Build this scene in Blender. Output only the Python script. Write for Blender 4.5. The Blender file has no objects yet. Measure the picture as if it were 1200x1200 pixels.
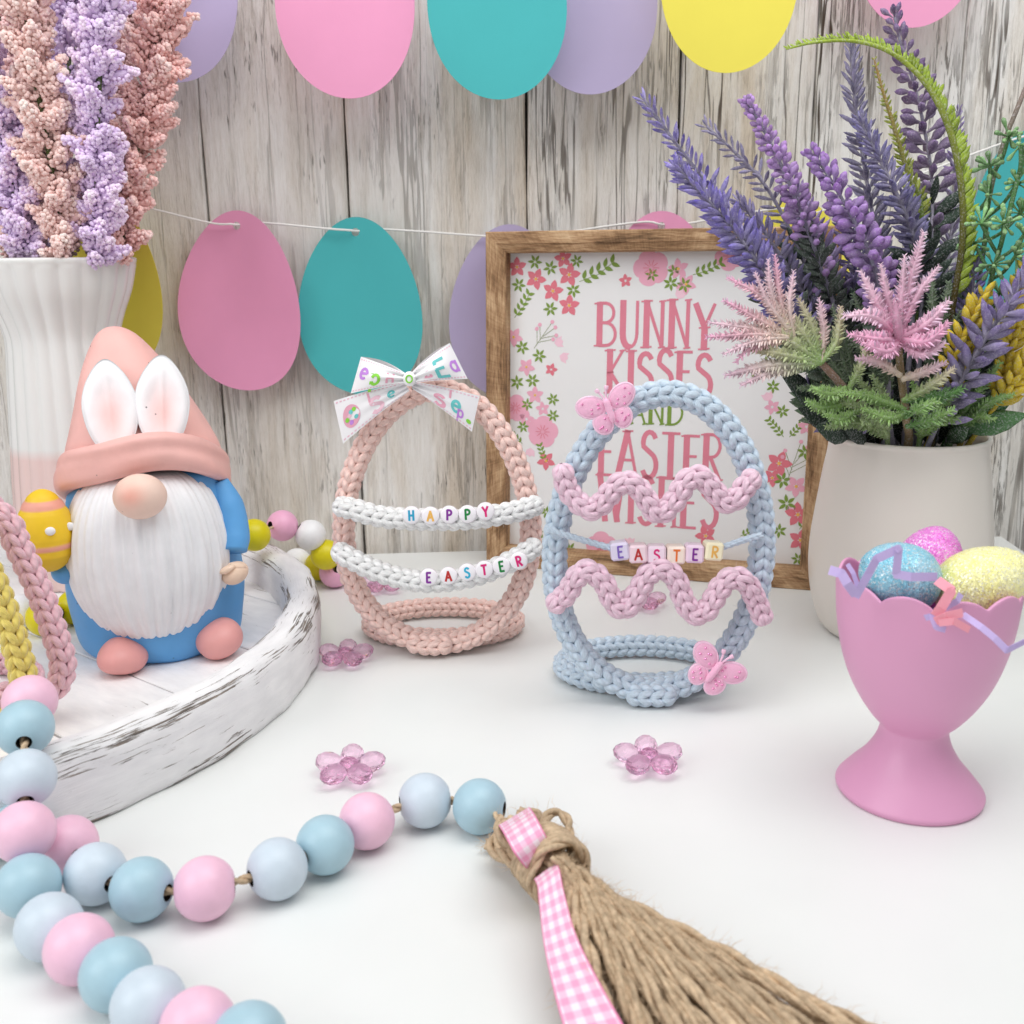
import bpy, math, random
import numpy as np
from math import sin, cos, pi, radians, sqrt, atan2
random.seed(7); rng = np.random.default_rng(11)
scene = bpy.context.scene
COL = scene.collection
CM = 0.01

# ------------------------------------------------------------------ camera, world, lamps
FPX, PITCH, HCAM, ROLL = 1203.0, radians(14), 15.2, radians(0.6)
_fw = np.array([0, cos(PITCH), -sin(PITCH)]); _u0 = np.array([0, sin(PITCH), cos(PITCH)]); _r0 = np.array([1., 0, 0])
_rt = cos(ROLL)*_r0 - sin(ROLL)*_u0; _up = sin(ROLL)*_r0 + cos(ROLL)*_u0
CAMP = np.array([0, 0, HCAM])
def ray(px, py): return _fw + _rt*(px-600)/FPX + _up*(600-py)/FPX
def at(px, py, z=0.0): d = ray(px, py); return CAMP + d*(z-HCAM)/d[2]          # point on a level plane (cm)
def aty(px, py, Y): d = ray(px, py); return CAMP + d*Y/d[1]                     # point on an upright plane (cm)

from mathutils import Matrix, Vector
cam_d = bpy.data.cameras.new('camera'); cam = bpy.data.objects.new('camera', cam_d); COL.objects.link(cam)
cam_d.sensor_width = 36; cam_d.lens = 36*FPX/1200; cam_d.clip_start = 0.01; cam_d.clip_end = 20
cam.matrix_world = Matrix(((_rt[0], _up[0], -_fw[0], 0), (_rt[1], _up[1], -_fw[1], 0), (_rt[2], _up[2], -_fw[2], HCAM*CM), (0, 0, 0, 1)))
cam_d.dof.use_dof = True; cam_d.dof.focus_distance = 0.37; cam_d.dof.aperture_fstop = 26
scene.camera = cam

world = bpy.data.worlds.new('World'); scene.world = world; world.use_nodes = True
world.node_tree.nodes['Background'].inputs[0].default_value = (0.97, 0.985, 1.0, 1)
world.node_tree.nodes['Background'].inputs[1].default_value = 0.40

def lamp(name, loc, target, sx, sy, watts, color):
    d = bpy.data.lights.new(name, 'AREA'); d.shape = 'RECTANGLE'; d.size = sx*CM; d.size_y = sy*CM; d.energy = watts; d.color = color
    o = bpy.data.objects.new(name, d); COL.objects.link(o); o.location = np.array(loc)*CM
    o.rotation_euler = (Vector(target)-Vector(loc)).to_track_quat('-Z', 'Y').to_euler()
    return o
lamp('softbox_above', (12, 21, 64), (6, 44, 0), 66, 42, 2.95, (0.998, 1.0, 0.992))
lamp('softbox_side', (-58, -8, 52), (-4, 36, 4), 50, 50, 2.6, (0.97, 0.98, 1.0))

scene.view_settings.view_transform = 'Standard'; scene.view_settings.look = 'None'
scene.view_settings.exposure = 0.06; scene.view_settings.gamma = 1.0
scene.render.engine = 'CYCLES'; scene.cycles.use_denoising = True
scene.cycles.max_bounces = 8; scene.cycles.diffuse_bounces = 4; scene.cycles.glossy_bounces = 3; scene.cycles.use_adaptive_sampling = True; scene.cycles.adaptive_threshold = 0.025; scene.cycles.transmission_bounces = 8; scene.cycles.transparent_max_bounces = 16

# ------------------------------------------------------------------ mesh helpers (all lengths in cm)
ORG = {}
def norm(v): v = np.asarray(v, float); return v/(np.linalg.norm(v, axis=-1, keepdims=True)+1e-12)
def rotm(axis, a):
    return np.array(Matrix.Rotation(a, 3, axis))
class MB:
    """collects verts / faces / colours / uvs of ONE mesh"""
    def __init__(s): s.V=[]; s.Q=[]; s.T=[]; s.P=[]; s.C=[]; s.U=[]; s.qm=[]; s.tm=[]; s.pm=[]; s.n=0; s.hc=False; s.hu=False
    def add(s, V, Q=None, T=None, P=None, col=None, uv=None, m=0):
        V = np.asarray(V, float).reshape(-1, 3)
        if Q is not None and len(Q): Q=np.asarray(Q); s.Q.append(Q+s.n); s.qm.append(np.full(len(Q), m))
        if T is not None and len(T): T=np.asarray(T); s.T.append(T+s.n); s.tm.append(np.full(len(T), m))
        if P is not None:
            for p in P: s.P.append([i+s.n for i in p]); s.pm.append(m)
        s.V.append(V)
        if col is None: c = np.ones((len(V), 4))
        else:
            s.hc = True; col = np.asarray(col, float)
            if col.ndim == 1: col = np.tile(col, (len(V), 1))
            c = np.ones((len(V), 4)); c[:, :col.shape[1]] = col
        s.C.append(c)
        if uv is None: s.U.append(np.zeros((len(V), 2)))
        else: s.hu = True; s.U.append(np.asarray(uv, float))
        s.n += len(V); return s
    def mesh(s, name, mats, smooth, org):
        me = bpy.data.meshes.new(name)
        V = (np.concatenate(s.V)-org)*CM
        loops=[]; sizes=[]; mi=[]
        if s.Q: q=np.concatenate(s.Q); loops.append(q.ravel()); sizes.append(np.full(len(q),4)); mi.append(np.concatenate(s.qm))
        if s.T: t=np.concatenate(s.T); loops.append(t.ravel()); sizes.append(np.full(len(t),3)); mi.append(np.concatenate(s.tm))
        if s.P: loops.append(np.concatenate([np.array(p) for p in s.P])); sizes.append(np.array([len(p) for p in s.P])); mi.append(np.array(s.pm))
        loops=np.concatenate(loops).astype(np.int32); sizes=np.concatenate(sizes).astype(np.int32)
        st=np.concatenate([[0],np.cumsum(sizes)[:-1]]).astype(np.int32)
        me.vertices.add(len(V)); me.vertices.foreach_set('co', V.ravel().astype(np.float32))
        me.loops.add(len(loops)); me.loops.foreach_set('vertex_index', loops)
        me.polygons.add(len(sizes)); me.polygons.foreach_set('loop_start', st); me.polygons.foreach_set('loop_total', sizes)
        me.polygons.foreach_set('material_index', np.concatenate(mi).astype(np.int32))
        me.update(calc_edges=True)
        if s.hc:
            a=me.attributes.new('Col','FLOAT_COLOR','POINT'); a.data.foreach_set('color', np.concatenate(s.C).astype(np.float32).ravel())
        if s.hu:
            l=me.uv_layers.new(name='UVMap'); l.data.foreach_set('uv', np.concatenate(s.U)[loops].astype(np.float32).ravel())
        me.validate()
        me.polygons.foreach_set('use_smooth', np.full(len(me.polygons), bool(smooth)))
        for m in (mats if isinstance(mats,(list,tuple)) else [mats]): me.materials.append(m)
        return me
    def build(s, name, mats, parent=None, smooth=True, org=None, sharp=None):
        if parent is not None: o3 = ORG[parent.name]
        else: o3 = np.zeros(3) if org is None else np.asarray(org, float)
        me = s.mesh(name, mats, smooth, o3)
        if sharp is not None: me.set_sharp_from_angle(angle=radians(sharp))
        o = bpy.data.objects.new(name, me); COL.objects.link(o)
        if parent is not None: o.parent = parent
        else: o.location = o3*CM
        ORG[o.name] = o3
        return o
def thing(name, loc, label, cat, group=None):
    o = bpy.data.objects.new(name, None); COL.objects.link(o); o.empty_display_size = 0.01
    o.location = np.asarray(loc, float)*CM; ORG[o.name] = np.asarray(loc, float)
    return tag(o, label, cat, group)
def tag(o, label=None, cat=None, group=None, kind=None):
    if label: o['label'] = label
    if cat: o['category'] = cat
    if group: o['group'] = group
    if kind: o['kind'] = kind
    return o
def place_copy(src_mesh, name, parent, loc, rot=None):
    o = bpy.data.objects.new(name, src_mesh); COL.objects.link(o); o.parent = parent
    o.location = (np.asarray(loc, float)-ORG[parent.name])*CM
    if rot is not None: o.rotation_euler = rot
    ORG[o.name] = np.asarray(loc, float)
    return o

def catmull(P, n=12, closed=False):
    P = np.asarray(P, float); N=len(P); out=[]
    idx = (lambda i: i%N) if closed else (lambda i: min(max(i,0),N-1))
    segs = N if closed else N-1
    for i in range(segs):
        a,b,c,d = P[idx(i-1)],P[idx(i)],P[idx(i+1)],P[idx(i+2)]
        if not closed:
            if i==0: a=2*b-c
            if i==N-2: d=2*c-b
        for t in np.linspace(0,1,n,endpoint=False):
            out.append(0.5*((2*b)+(-a+c)*t+(2*a-5*b+4*c-d)*t*t+(-a+3*b-3*c+d)*t**3))
    if not closed: out.append(P[-1])
    return np.array(out)
def resample(P, step, closed=False):
    P=np.asarray(P,float)
    if closed: P=np.vstack([P,P[:1]])
    L=np.concatenate([[0],np.cumsum(np.linalg.norm(np.diff(P,axis=0),axis=1))])
    n=max(2,int(round(L[-1]/step)))
    s=np.linspace(0,L[-1],n+1)
    R=np.stack([np.interp(s,L,P[:,k]) for k in range(3)],1)
    return R[:-1] if closed else R
def frames(P, hint=(0,-1,0), closed=False, parallel=False):
    P=np.asarray(P,float)
    T = (np.roll(P,-1,0)-np.roll(P,1,0)) if closed else np.gradient(P,axis=0)
    T=norm(T); h=np.asarray(hint,float)
    N=np.zeros_like(P)
    if parallel:
        n=h-T[0]*(h@T[0]); 
        for i in range(len(P)):
            n=n-T[i]*(n@T[i]); n=n/(np.linalg.norm(n)+1e-9); N[i]=n
    else:
        N=norm(h-T*(T@h)[:,None])
    return T,N,np.cross(T,N)
def tube(P, r, seg=10, closed=False, hint=(0,-1,0.01), cap=True, parallel=True):
    P=np.asarray(P,float); n=len(P); r=np.broadcast_to(np.asarray(r,float),(n,))
    T,N,B=frames(P,hint,closed,parallel and not closed)
    a=np.linspace(0,2*pi,seg,endpoint=False)
    V=P[:,None]+r[:,None,None]*(np.cos(a)[None,:,None]*N[:,None]+np.sin(a)[None,:,None]*B[:,None])
    m=n if closed else n-1
    i=np.arange(m)[:,None]; j=np.arange(seg)[None]
    i2=(i+1)%n; j2=(j+1)%seg
    Q=np.stack([i*seg+j, i*seg+j2, i2*seg+j2, i2*seg+j],-1).reshape(-1,4)
    L=np.concatenate([[0],np.cumsum(np.linalg.norm(np.diff(P,axis=0),axis=1))])
    uv=np.stack([np.repeat(L,seg), np.tile(np.arange(seg)/seg,n)],1)
    Pp=None
    if cap and not closed: Pp=[list(range(seg))[::-1], [(n-1)*seg+k for k in range(seg)]]
    return V.reshape(-1,3),Q,Pp,uv
def lathe(prof, seg=48, c=(0,0,0), rfun=None, zfun=None):
    prof=np.asarray(prof,float); n=len(prof); a=np.linspace(0,2*pi,seg,endpoint=False)
    V=np.zeros((n,seg,3))
    for i,(r,z) in enumerate(prof):
        rr=np.full(seg,r) if rfun is None else rfun(i,r,z,a)
        zz=np.full(seg,z) if zfun is None else zfun(i,r,z,a)
        V[i,:,0]=rr*np.cos(a); V[i,:,1]=rr*np.sin(a); V[i,:,2]=zz
    V=V.reshape(-1,3)+np.asarray(c,float)
    return V, grid_faces(n,seg,wrap=True)
def grid_faces(n,m,wrap=False):
    mm=m if wrap else m-1
    i=np.arange(n-1)[:,None]; j=np.arange(mm)[None]; j2=(j+1)%m
    return np.stack([i*m+j,i*m+j2,(i+1)*m+j2,(i+1)*m+j],-1).reshape(-1,4)
def ellipsoid(c, r, R=None, nu=24, nv=14):
    th=np.linspace(0,pi,nv); a=np.linspace(0,2*pi,nu,endpoint=False)
    V=np.stack([np.sin(th)[:,None]*np.cos(a), np.sin(th)[:,None]*np.sin(a), np.cos(th)[:,None]*np.ones(nu)],-1).reshape(-1,3)*np.asarray(r,float)
    if R is not None: V=V@np.asarray(R).T
    return V+np.asarray(c,float), grid_faces(nv,nu,True)[:, ::-1]
def ico(sub=1):
    t=(1+sqrt(5))/2
    v=norm(np.array([[-1,t,0],[1,t,0],[-1,-t,0],[1,-t,0],[0,-1,t],[0,1,t],[0,-1,-t],[0,1,-t],[t,0,-1],[t,0,1],[-t,0,-1],[-t,0,1]],float))
    f=[[0,11,5],[0,5,1],[0,1,7],[0,7,10],[0,10,11],[1,5,9],[5,11,4],[11,10,2],[10,7,6],[7,1,8],[3,9,4],[3,4,2],[3,2,6],[3,6,8],[3,8,9],[4,9,5],[2,4,11],[6,2,10],[8,6,7],[9,8,1]]
    v=list(v)
    for _ in range(sub):
        mid={}; nf=[]
        def m(a,b):
            k=(min(a,b),max(a,b))
            if k not in mid: mid[k]=len(v); v.append(norm((v[a]+v[b])/2))
            return mid[k]
        for a,b,c in f:
            x,y,z=m(a,b),m(b,c),m(c,a); nf+=[[a,x,z],[b,y,x],[c,z,y],[x,y,z]]
        f=nf
    return np.array(v),np.array(f)
def box(c, s, R=None, bev=0.0):
    """box with a small chamfer along every edge"""
    h=np.asarray(s,float)/2; b=min(bev,h.min()*0.9)
    if b<=0:
        V=np.array([[x,y,z] for x in(-1,1) for y in(-1,1) for z in(-1,1)],float)*h
        Q=[[0,1,3,2],[4,6,7,5],[0,4,5,1],[2,3,7,6],[0,2,6,4],[1,5,7,3]]; P=[]; T=[]
    else:
        V=[];id={}
        for x in(-1,1):
            for y in(-1,1):
                for z in(-1,1):
                    sg=np.array([x,y,z]);
                    for k in range(3):
                        p=sg*(h-b); p[k]=sg[k]*h[k]; id[(x,y,z,k)]=len(V); V.append(p)
        Q=[];T=[]
        for k in range(3):
            o=[a for a in range(3) if a!=k]
            for sgn in(-1,1):
                q=[]
                for u,w in((-1,-1),(1,-1),(1,1),(-1,1)):
                    t=[0,0,0];t[k]=sgn;t[o[0]]=u;t[o[1]]=w;q.append(id[(*t,k)])
                Q.append(q)
            for u in(-1,1):
                for w in(-1,1):
                    t0=[0,0,0];t1=[0,0,0];t0[k]=-1;t1[k]=1
                    for t in(t0,t1): t[o[0]]=u;t[o[1]]=w
                    Q.append([id[(*t0,o[0])],id[(*t1,o[0])],id[(*t1,o[1])],id[(*t0,o[1])]])
        for x in(-1,1):
            for y in(-1,1):
                for z in(-1,1): T.append([id[(x,y,z,0)],id[(x,y,z,1)],id[(x,y,z,2)]])
        V=np.array(V,float)
        def fix(F):
            out=[]
            for f in F:
                p=V[f]; n=np.cross(p[1]-p[0],p[2]-p[0]); out.append(f if n@p.mean(0)>0 else f[::-1])
            return out
        Q=fix(Q);T=fix(T)
    if R is not None: V=V@np.asarray(R).T
    return V+np.asarray(c,float),Q,T
def add_box(mb,c,s,R=None,bev=0.0,**k):
    V,Q,T=box(c,s,R,bev); mb.add(V,Q=Q,T=T,**k)
def place(mb, tv, tf, pos, mats, col=None, quads=False):
    """many copies of a small template: pos Nx3, mats Nx3x3, col Nxkx3 or None"""
    n=len(pos); k=len(tv)
    V=np.einsum('nij,kj->nki',mats,tv)+pos[:,None]
    Fx=(tf[None]+(np.arange(n)*k)[:,None,None]).reshape(-1,tf.shape[1])
    c=None if col is None else np.asarray(col).reshape(-1,np.asarray(col).shape[-1])
    if tf.shape[1]==4: mb.add(V.reshape(-1,3),Q=Fx,col=c)
    else: mb.add(V.reshape(-1,3),T=Fx,col=c)

# ------------------------------------------------------------------ materials
def srgb(r,g,b):
    f=lambda c:(c/12.92 if c<=0.04045 else ((c+0.055)/1.055)**2.4)
    return (f(r/255),f(g/255),f(b/255))
class NM:
    def __init__(s,name):
        s.m=bpy.data.materials.new(name); s.m.use_nodes=True; s.t=s.m.node_tree; s.n=s.t.nodes; s.l=s.t.links
        s.b=s.n['Principled BSDF']; s.out=s.n['Material Output']
    def node(s,t,**k):
        n=s.n.new(t)
        for a,b in k.items(): setattr(n,a,b)
        return n
    def link(s,a,b): s.l.new(a,b)
    def val(s,sock,v):
        if hasattr(v,'is_linked') or isinstance(v,bpy.types.NodeSocket): s.l.new(v,sock)
        else:
            if isinstance(v,(tuple,list)) and len(v)==3 and sock.type=='RGBA': v=(*v,1)
            sock.default_value=v
    def coord(s,kind='Object',scale=(1,1,1),loc=(0,0,0)):
        if kind=='Attr': raise ValueError
        tc=s.node('ShaderNodeTexCoord'); mp=s.node('ShaderNodeMapping')
        s.link(tc.outputs[kind],mp.inputs[0]); mp.inputs['Scale'].default_value=scale; mp.inputs['Location'].default_value=loc
        return mp.outputs[0]
    def noise(s,vec,scale=1.0,detail=4,rough=0.55,dist=0.0):
        n=s.node('ShaderNodeTexNoise'); s.link(vec,n.inputs['Vector']); n.inputs['Scale'].default_value=scale
        n.inputs['Detail'].default_value=detail; n.inputs['Roughness'].default_value=rough; n.inputs['Distortion'].default_value=dist
        return n.outputs[0]
    def ramp(s,fac,stops,interp='LINEAR'):
        n=s.node('ShaderNodeValToRGB'); s.link(fac,n.inputs[0]); r=n.color_ramp; r.interpolation=interp
        while len(r.elements)<len(stops): r.elements.new(0.5)
        for e,(p,c) in zip(r.elements,stops):
            e.position=p; e.color=(*c,1) if isinstance(c,(tuple,list)) else (c,c,c,1)
        return n.outputs[0]
    def math(s,op,a,b=None,clamp=False):
        n=s.node('ShaderNodeMath',operation=op,use_clamp=clamp); s.val(n.inputs[0],a)
        if b is not None: s.val(n.inputs[1],b)
        return n.outputs[0]
    def mix(s,f,a,b,mode='MIX'):
        n=s.node('ShaderNodeMix',data_type='RGBA',blend_type=mode)
        s.val(n.inputs[0],f); s.val(n.inputs[6],a); s.val(n.inputs[7],b); return n.outputs[2]
    def attr(s,name='Col'):
        n=s.node('ShaderNodeAttribute',attribute_name=name); return n.outputs[0]
    def bump(s,h,strength=0.3,dist=0.001):
        n=s.node('ShaderNodeBump'); n.inputs['Strength'].default_value=strength; n.inputs['Distance'].default_value=dist
        s.link(h,n.inputs['Height']); s.link(n.outputs[0],s.b.inputs['Normal']); return n
    def set(s,color=None,rough=None,**k):
        if color is not None: s.val(s.b.inputs['Base Color'],color)
        if rough is not None: s.val(s.b.inputs['Roughness'],rough)
        for a,v in k.items(): s.val(s.b.inputs[a.replace('_',' ')],v)
        return s
def plain(name,color,rough=0.5,var=0.06,nscale=60,bump=0.0,bscale=400,**k):
    m=NM(name); c=m.coord('Object')
    n=m.noise(c,nscale,3)
    lo=tuple(x*(1-var) for x in color); hi=tuple(min(1,x*(1+var)) for x in color)
    m.set(m.ramp(n,[(0.3,lo),(0.7,hi)]),rough,**k)
    if bump: m.bump(m.noise(c,bscale,3),bump,0.0004)
    return m.m
def colmat(name,rough=0.6,var=0.12,nscale=300,bump=0.15,bscale=900,**k):
    """colour comes from the mesh's own paint (vertex colour)"""
    m=NM(name); c=m.coord('Object'); n=m.noise(c,nscale,3)
    m.set(m.mix(1.0,m.attr(),m.ramp(n,[(0.3,1-var),(0.7,1.0)]),'MULTIPLY'),rough,**k)
    if bump: m.bump(m.noise(c,bscale,2),bump,0.0004)
    return m.m
def yarn(name,color):
    """UV: u along the strand, v round it -> twisted plies and fibres"""
    m=NM(name); tc=m.node('ShaderNodeTexCoord'); mp=m.node('ShaderNodeMapping'); m.link(tc.outputs['UV'],mp.inputs[0])
    w=m.node('ShaderNodeTexWave',wave_type='BANDS',bands_direction='DIAGONAL'); m.link(mp.outputs[0],w.inputs['Vector'])
    mp.inputs['Scale'].default_value=(5.5,3.0,1); w.inputs['Scale'].default_value=0.55; w.inputs['Distortion'].default_value=0.6; w.inputs['Detail'].default_value=2
    c=m.coord('Object'); n=m.noise(c,900,3); n2=m.noise(c,60,2)
    d=tuple(x*0.87 for x in color); 
    col=m.mix(m.ramp(w.outputs[1],[(0.1,0.0),(0.6,1.0)]),d,color)
    col=m.mix(1.0,col,m.ramp(n,[(0.3,0.93),(0.75,1.04)]),'MULTIPLY')
    col=m.mix(1.0,col,m.ramp(n2,[(0.3,0.96),(0.7,1.03)]),'MULTIPLY')
    m.set(col,0.95,Sheen_Weight=0.45,Sheen_Roughness=0.5,Subsurface_Weight=0.0); m.b.inputs['Specular IOR Level'].default_value=0.05
    m.bump(m.math('ADD',w.outputs[1],m.math('MULTIPLY',n,0.5)),0.45,0.0004)
    return m.m

def wood_wall_mat():
    m=NM('whitewashed_wood'); 
    big=m.noise(m.coord('Object',(14,14,3.2)),1.0,4,0.6,0.4)
    mid=m.noise(m.coord('Object',(190,20,17)),1.0,7,0.74,0.35)
    fine=m.noise(m.coord('Object',(1100,100,105)),1.0,6,0.75,0.3)
    tan=m.noise(m.coord('Object',(30,20,4),(3,1,2)),1.0,4,0.6,0.5)
    at_=m.attr(); sep=m.node('ShaderNodeSeparateColor'); m.link(at_,sep.inputs[0]); wear=sep.outputs[0]; warm=sep.outputs[1]
    vf=m.noise(m.coord('Object',(2300,200,190),(2,3,1)),1.0,4,0.7,0.2)
    base=m.ramp(m.math('ADD',m.math('MULTIPLY',big,0.55),m.math('MULTIPLY',mid,0.45)),[(0.36,srgb(220,213,202)),(0.46,srgb(237,233,226)),(0.57,srgb(250,248,244))])
    bare=m.ramp(m.math('ADD',m.math('MULTIPLY',big,0.45),m.math('MULTIPLY',tan,0.55)),[(0.40,0.10),(0.62,0.95)])          # where the whitewash has worn thin
    g1=m.ramp(m.math('ADD',m.math('MULTIPLY',mid,0.45),m.math('MULTIPLY',fine,0.55)),[(0.37,1.0),(0.50,0.0)])
    g2=m.ramp(vf,[(0.36,1.0),(0.50,0.0)])
    grain=m.math('MULTIPLY',m.math('MAXIMUM',g1,m.math('MULTIPLY',g2,0.55)),bare,True)
    col=m.mix(m.math('MULTIPLY',grain,0.64),base,m.ramp(mid,[(0.35,srgb(132,117,100)),(0.62,srgb(186,172,152))]))
    tanf=m.math('MULTIPLY',m.ramp(tan,[(0.45,0.0),(0.68,1.0)]),m.math('ADD',m.math('MULTIPLY',warm,0.55),0.1))
    col=m.mix(tanf,col,m.mix(1.0,col,srgb(226,205,174),'MULTIPLY'))
    # narrow cracks along the grain: thin contours of a stretched noise, only in worn patches
    cr=m.noise(m.coord('Object',(95,30,4.5),(7,0,5)),1.0,3,0.55,0.25)
    line=m.ramp(m.math('ABSOLUTE',m.math('SUBTRACT',cr,0.5)),[(0.0,1.0),(0.012,0.85),(0.016,0.0)])
    cr2=m.noise(m.coord('Object',(210,30,11),(1,0,9)),1.0,4,0.6,0.3)
    line2=m.ramp(m.math('ABSOLUTE',m.math('SUBTRACT',cr2,0.47)),[(0.0,1.0),(0.022,0.8),(0.028,0.0)])
    patch=m.ramp(m.noise(m.coord('Object',(40,20,7),(0,4,1)),1.0,3),[(0.42,0.0),(0.6,1.0)])
    patch2=m.ramp(m.noise(m.coord('Object',(60,20,14),(5,4,1)),1.0,3),[(0.45,0.0),(0.62,1.0)])
    lines=m.math('MAXIMUM',m.math('MULTIPLY',line,patch),m.math('MULTIPLY',m.math('MULTIPLY',line2,patch2),0.75))
    lines=m.math('MULTIPLY',lines,wear,True)
    # fine dark pores
    pore=m.ramp(m.noise(m.coord('Object',(900,100,90)),1.0,2,0.6),[(0.62,0.0),(0.70,1.0)])
    lines=m.math('MAXIMUM',lines,m.math('MULTIPLY',m.math('MULTIPLY',pore,patch2),0.75))
    col=m.mix(lines,col,srgb(74,60,47))
    m.set(col,0.75); m.b.inputs['Specular IOR Level'].default_value=0.25
    m.bump(m.math('SUBTRACT',m.math('ADD',m.math('MULTIPLY',fine,0.5),m.math('MULTIPLY',vf,0.4)),lines),0.8,0.0014)
    return m.m
def frame_wood_mat():
    m=NM('brown_frame_wood')
    def uvc(scale,loc=(0,0,0)):
        return m.coord('UV',scale,loc)
    big=m.noise(uvc((0.35,1.3,1)),1.0,4,0.6,0.6); fine=m.noise(uvc((1.2,14,1)),1.0,5,0.65,0.4)
    saw=m.noise(uvc((9,0.6,1)),1.0,3,0.6)
    f=m.math('ADD',m.math('MULTIPLY',big,0.5),m.math('ADD',m.math('MULTIPLY',fine,0.36),m.math('MULTIPLY',saw,0.14)))
    col=m.ramp(f,[(0.38,srgb(98,74,52)),(0.47,srgb(150,116,84)),(0.55,srgb(184,150,114)),(0.65,srgb(214,184,148))])
    m.set(col,0.7); m.b.inputs['Specular IOR Level'].default_value=0.25; m.bump(fine,0.35,0.0008); return m.m
def distressed_mat(name,bias=0.0):
    """white paint worn through to grey-brown wood; UV u runs along the grain (cm); Col.r marks the worn edges"""
    m=NM(name)
    g=m.noise(m.coord('UV',(0.30,7.0,1)),1.0,6,0.68,0.5); g2=m.noise(m.coord('UV',(0.7,18,1),(3,5,0)),1.0,5,0.65,0.4)
    pt=m.noise(m.coord('UV',(0.22,0.8,1),(9,2,0)),1.0,3,0.6)
    e=m.node('ShaderNodeSeparateColor'); m.link(m.attr(),e.inputs[0])
    f=m.math('ADD',m.math('MULTIPLY',g,0.62),m.math('ADD',m.math('MULTIPLY',g2,0.38),m.math('MULTIPLY',m.math('SUBTRACT',pt,0.5),0.42)))
    f=m.math('ADD',f,m.math('MULTIPLY',e.outputs[0],0.13)); f=m.math('ADD',f,bias)
    worn=m.ramp(f,[(0.634,0.0),(0.658,1.0)])
    tone=m.noise(m.coord('UV',(1,9,1),(2,2,0)),1.0,3)
    wood=m.ramp(tone,[(0.35,srgb(88,82,78)),(0.65,srgb(160,148,136))])
    soft=m.noise(m.coord('UV',(0.7,2.0,1),(4,4,0)),1.0,3)
    col=m.mix(worn,m.ramp(soft,[(0.3,srgb(233,232,233)),(0.7,srgb(247,246,246))]),wood)
    m.set(col,0.55); m.b.inputs['Specular IOR Level'].default_value=0.3
    m.bump(m.math('SUBTRACT',m.math('MULTIPLY',g2,0.35),worn),0.5,0.0009); return m.m
def paper_mat(name,c): return plain(name,c,0.75,0.02,40,0.08,1500,Specular_IOR_Level=0.25)
def glitter_mat(name,c,c2):
    m=NM(name); co=m.coord('Object')
    v=m.node('ShaderNodeTexVoronoi'); m.link(co,v.inputs['Vector']); v.inputs['Scale'].default_value=3000
    sc=m.node('ShaderNodeSeparateColor'); m.link(v.outputs['Color'],sc.inputs[0])
    n=m.noise(co,90,3)
    col=m.mix(m.ramp(n,[(0.35,0.0),(0.65,1.0)]),c,c2)
    col=m.mix(m.ramp(sc.outputs[0],[(0.72,0.0),(0.95,0.75)]),col,(0.95,0.95,0.95))
    m.set(col,m.ramp(sc.outputs[1],[(0.0,0.12),(1.0,0.5)]),Metallic=m.ramp(sc.outputs[2],[(0.75,0.0),(0.95,0.35)]))
    # every flake faces its own way
    geo=m.node('ShaderNodeNewGeometry'); sub=m.node('ShaderNodeVectorMath',operation='SUBTRACT'); m.link(v.outputs['Color'],sub.inputs[0]); sub.inputs[1].default_value=(0.5,0.5,0.5)
    scl=m.node('ShaderNodeVectorMath',operation='SCALE'); m.link(sub.outputs[0],scl.inputs[0]); scl.inputs['Scale'].default_value=0.8
    ad=m.node('ShaderNodeVectorMath',operation='ADD'); m.link(geo.outputs['Normal'],ad.inputs[0]); m.link(scl.outputs[0],ad.inputs[1])
    nm=m.node('ShaderNodeVectorMath',operation='NORMALIZE'); m.link(ad.outputs[0],nm.inputs[0]); m.link(nm.outputs[0],m.b.inputs['Normal'])
    return m.m
def acrylic_mat():
    m=NM('clear_pink_acrylic'); n=m.n
    c=(1.0,0.85,0.945)
    g=n.new('ShaderNodeBsdfGlass'); g.inputs['Color'].default_value=(*c,1); g.inputs['Roughness'].default_value=0.0; g.inputs['IOR'].default_value=1.45
    t=n.new('ShaderNodeBsdfTransparent'); t.inputs['Color'].default_value=(1.0,0.90,0.965,1)
    mx=n.new('ShaderNodeMixShader'); mx.inputs[0].default_value=0.22
    m.link(g.outputs[0],mx.inputs[1]); m.link(t.outputs[0],mx.inputs[2]); m.link(mx.outputs[0],m.out.inputs['Surface'])
    n.remove(m.b); return m.m
def gingham_mat():
    m=NM('pink_gingham'); tc=m.node('ShaderNodeTexCoord'); sp=m.node('ShaderNodeSeparateXYZ'); m.link(tc.outputs['UV'],sp.inputs[0])
    def stripe(x,off=0.0):
        f=m.math('FRACT',m.math('ADD',x,off)); return m.ramp(m.math('ABSOLUTE',m.math('SUBTRACT',f,0.5)),[(0.22,0.0),(0.28,1.0)])
    a=stripe(m.math('MULTIPLY',sp.outputs[0],2.6)); b=stripe(m.math('MULTIPLY',sp.outputs[1],3.0),0.5)
    f=m.math('MULTIPLY',m.math('ADD',a,b),0.5)
    col=m.ramp(f,[(0.0,srgb(248,232,242)),(0.5,srgb(246,196,220)),(1.0,srgb(242,164,200))])
    edge=m.ramp(m.math('ABSOLUTE',m.math('SUBTRACT',sp.outputs[1],0.5)),[(0.455,0.0),(0.465,1.0)])
    col=m.mix(edge,col,srgb(240,138,184))
    m.set(col,0.6,Sheen_Weight=0.2); c=m.coord('UV',(60,60,1)); w=m.noise(c,1,2); m.bump(w,0.2,0.0003); return m.m

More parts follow.
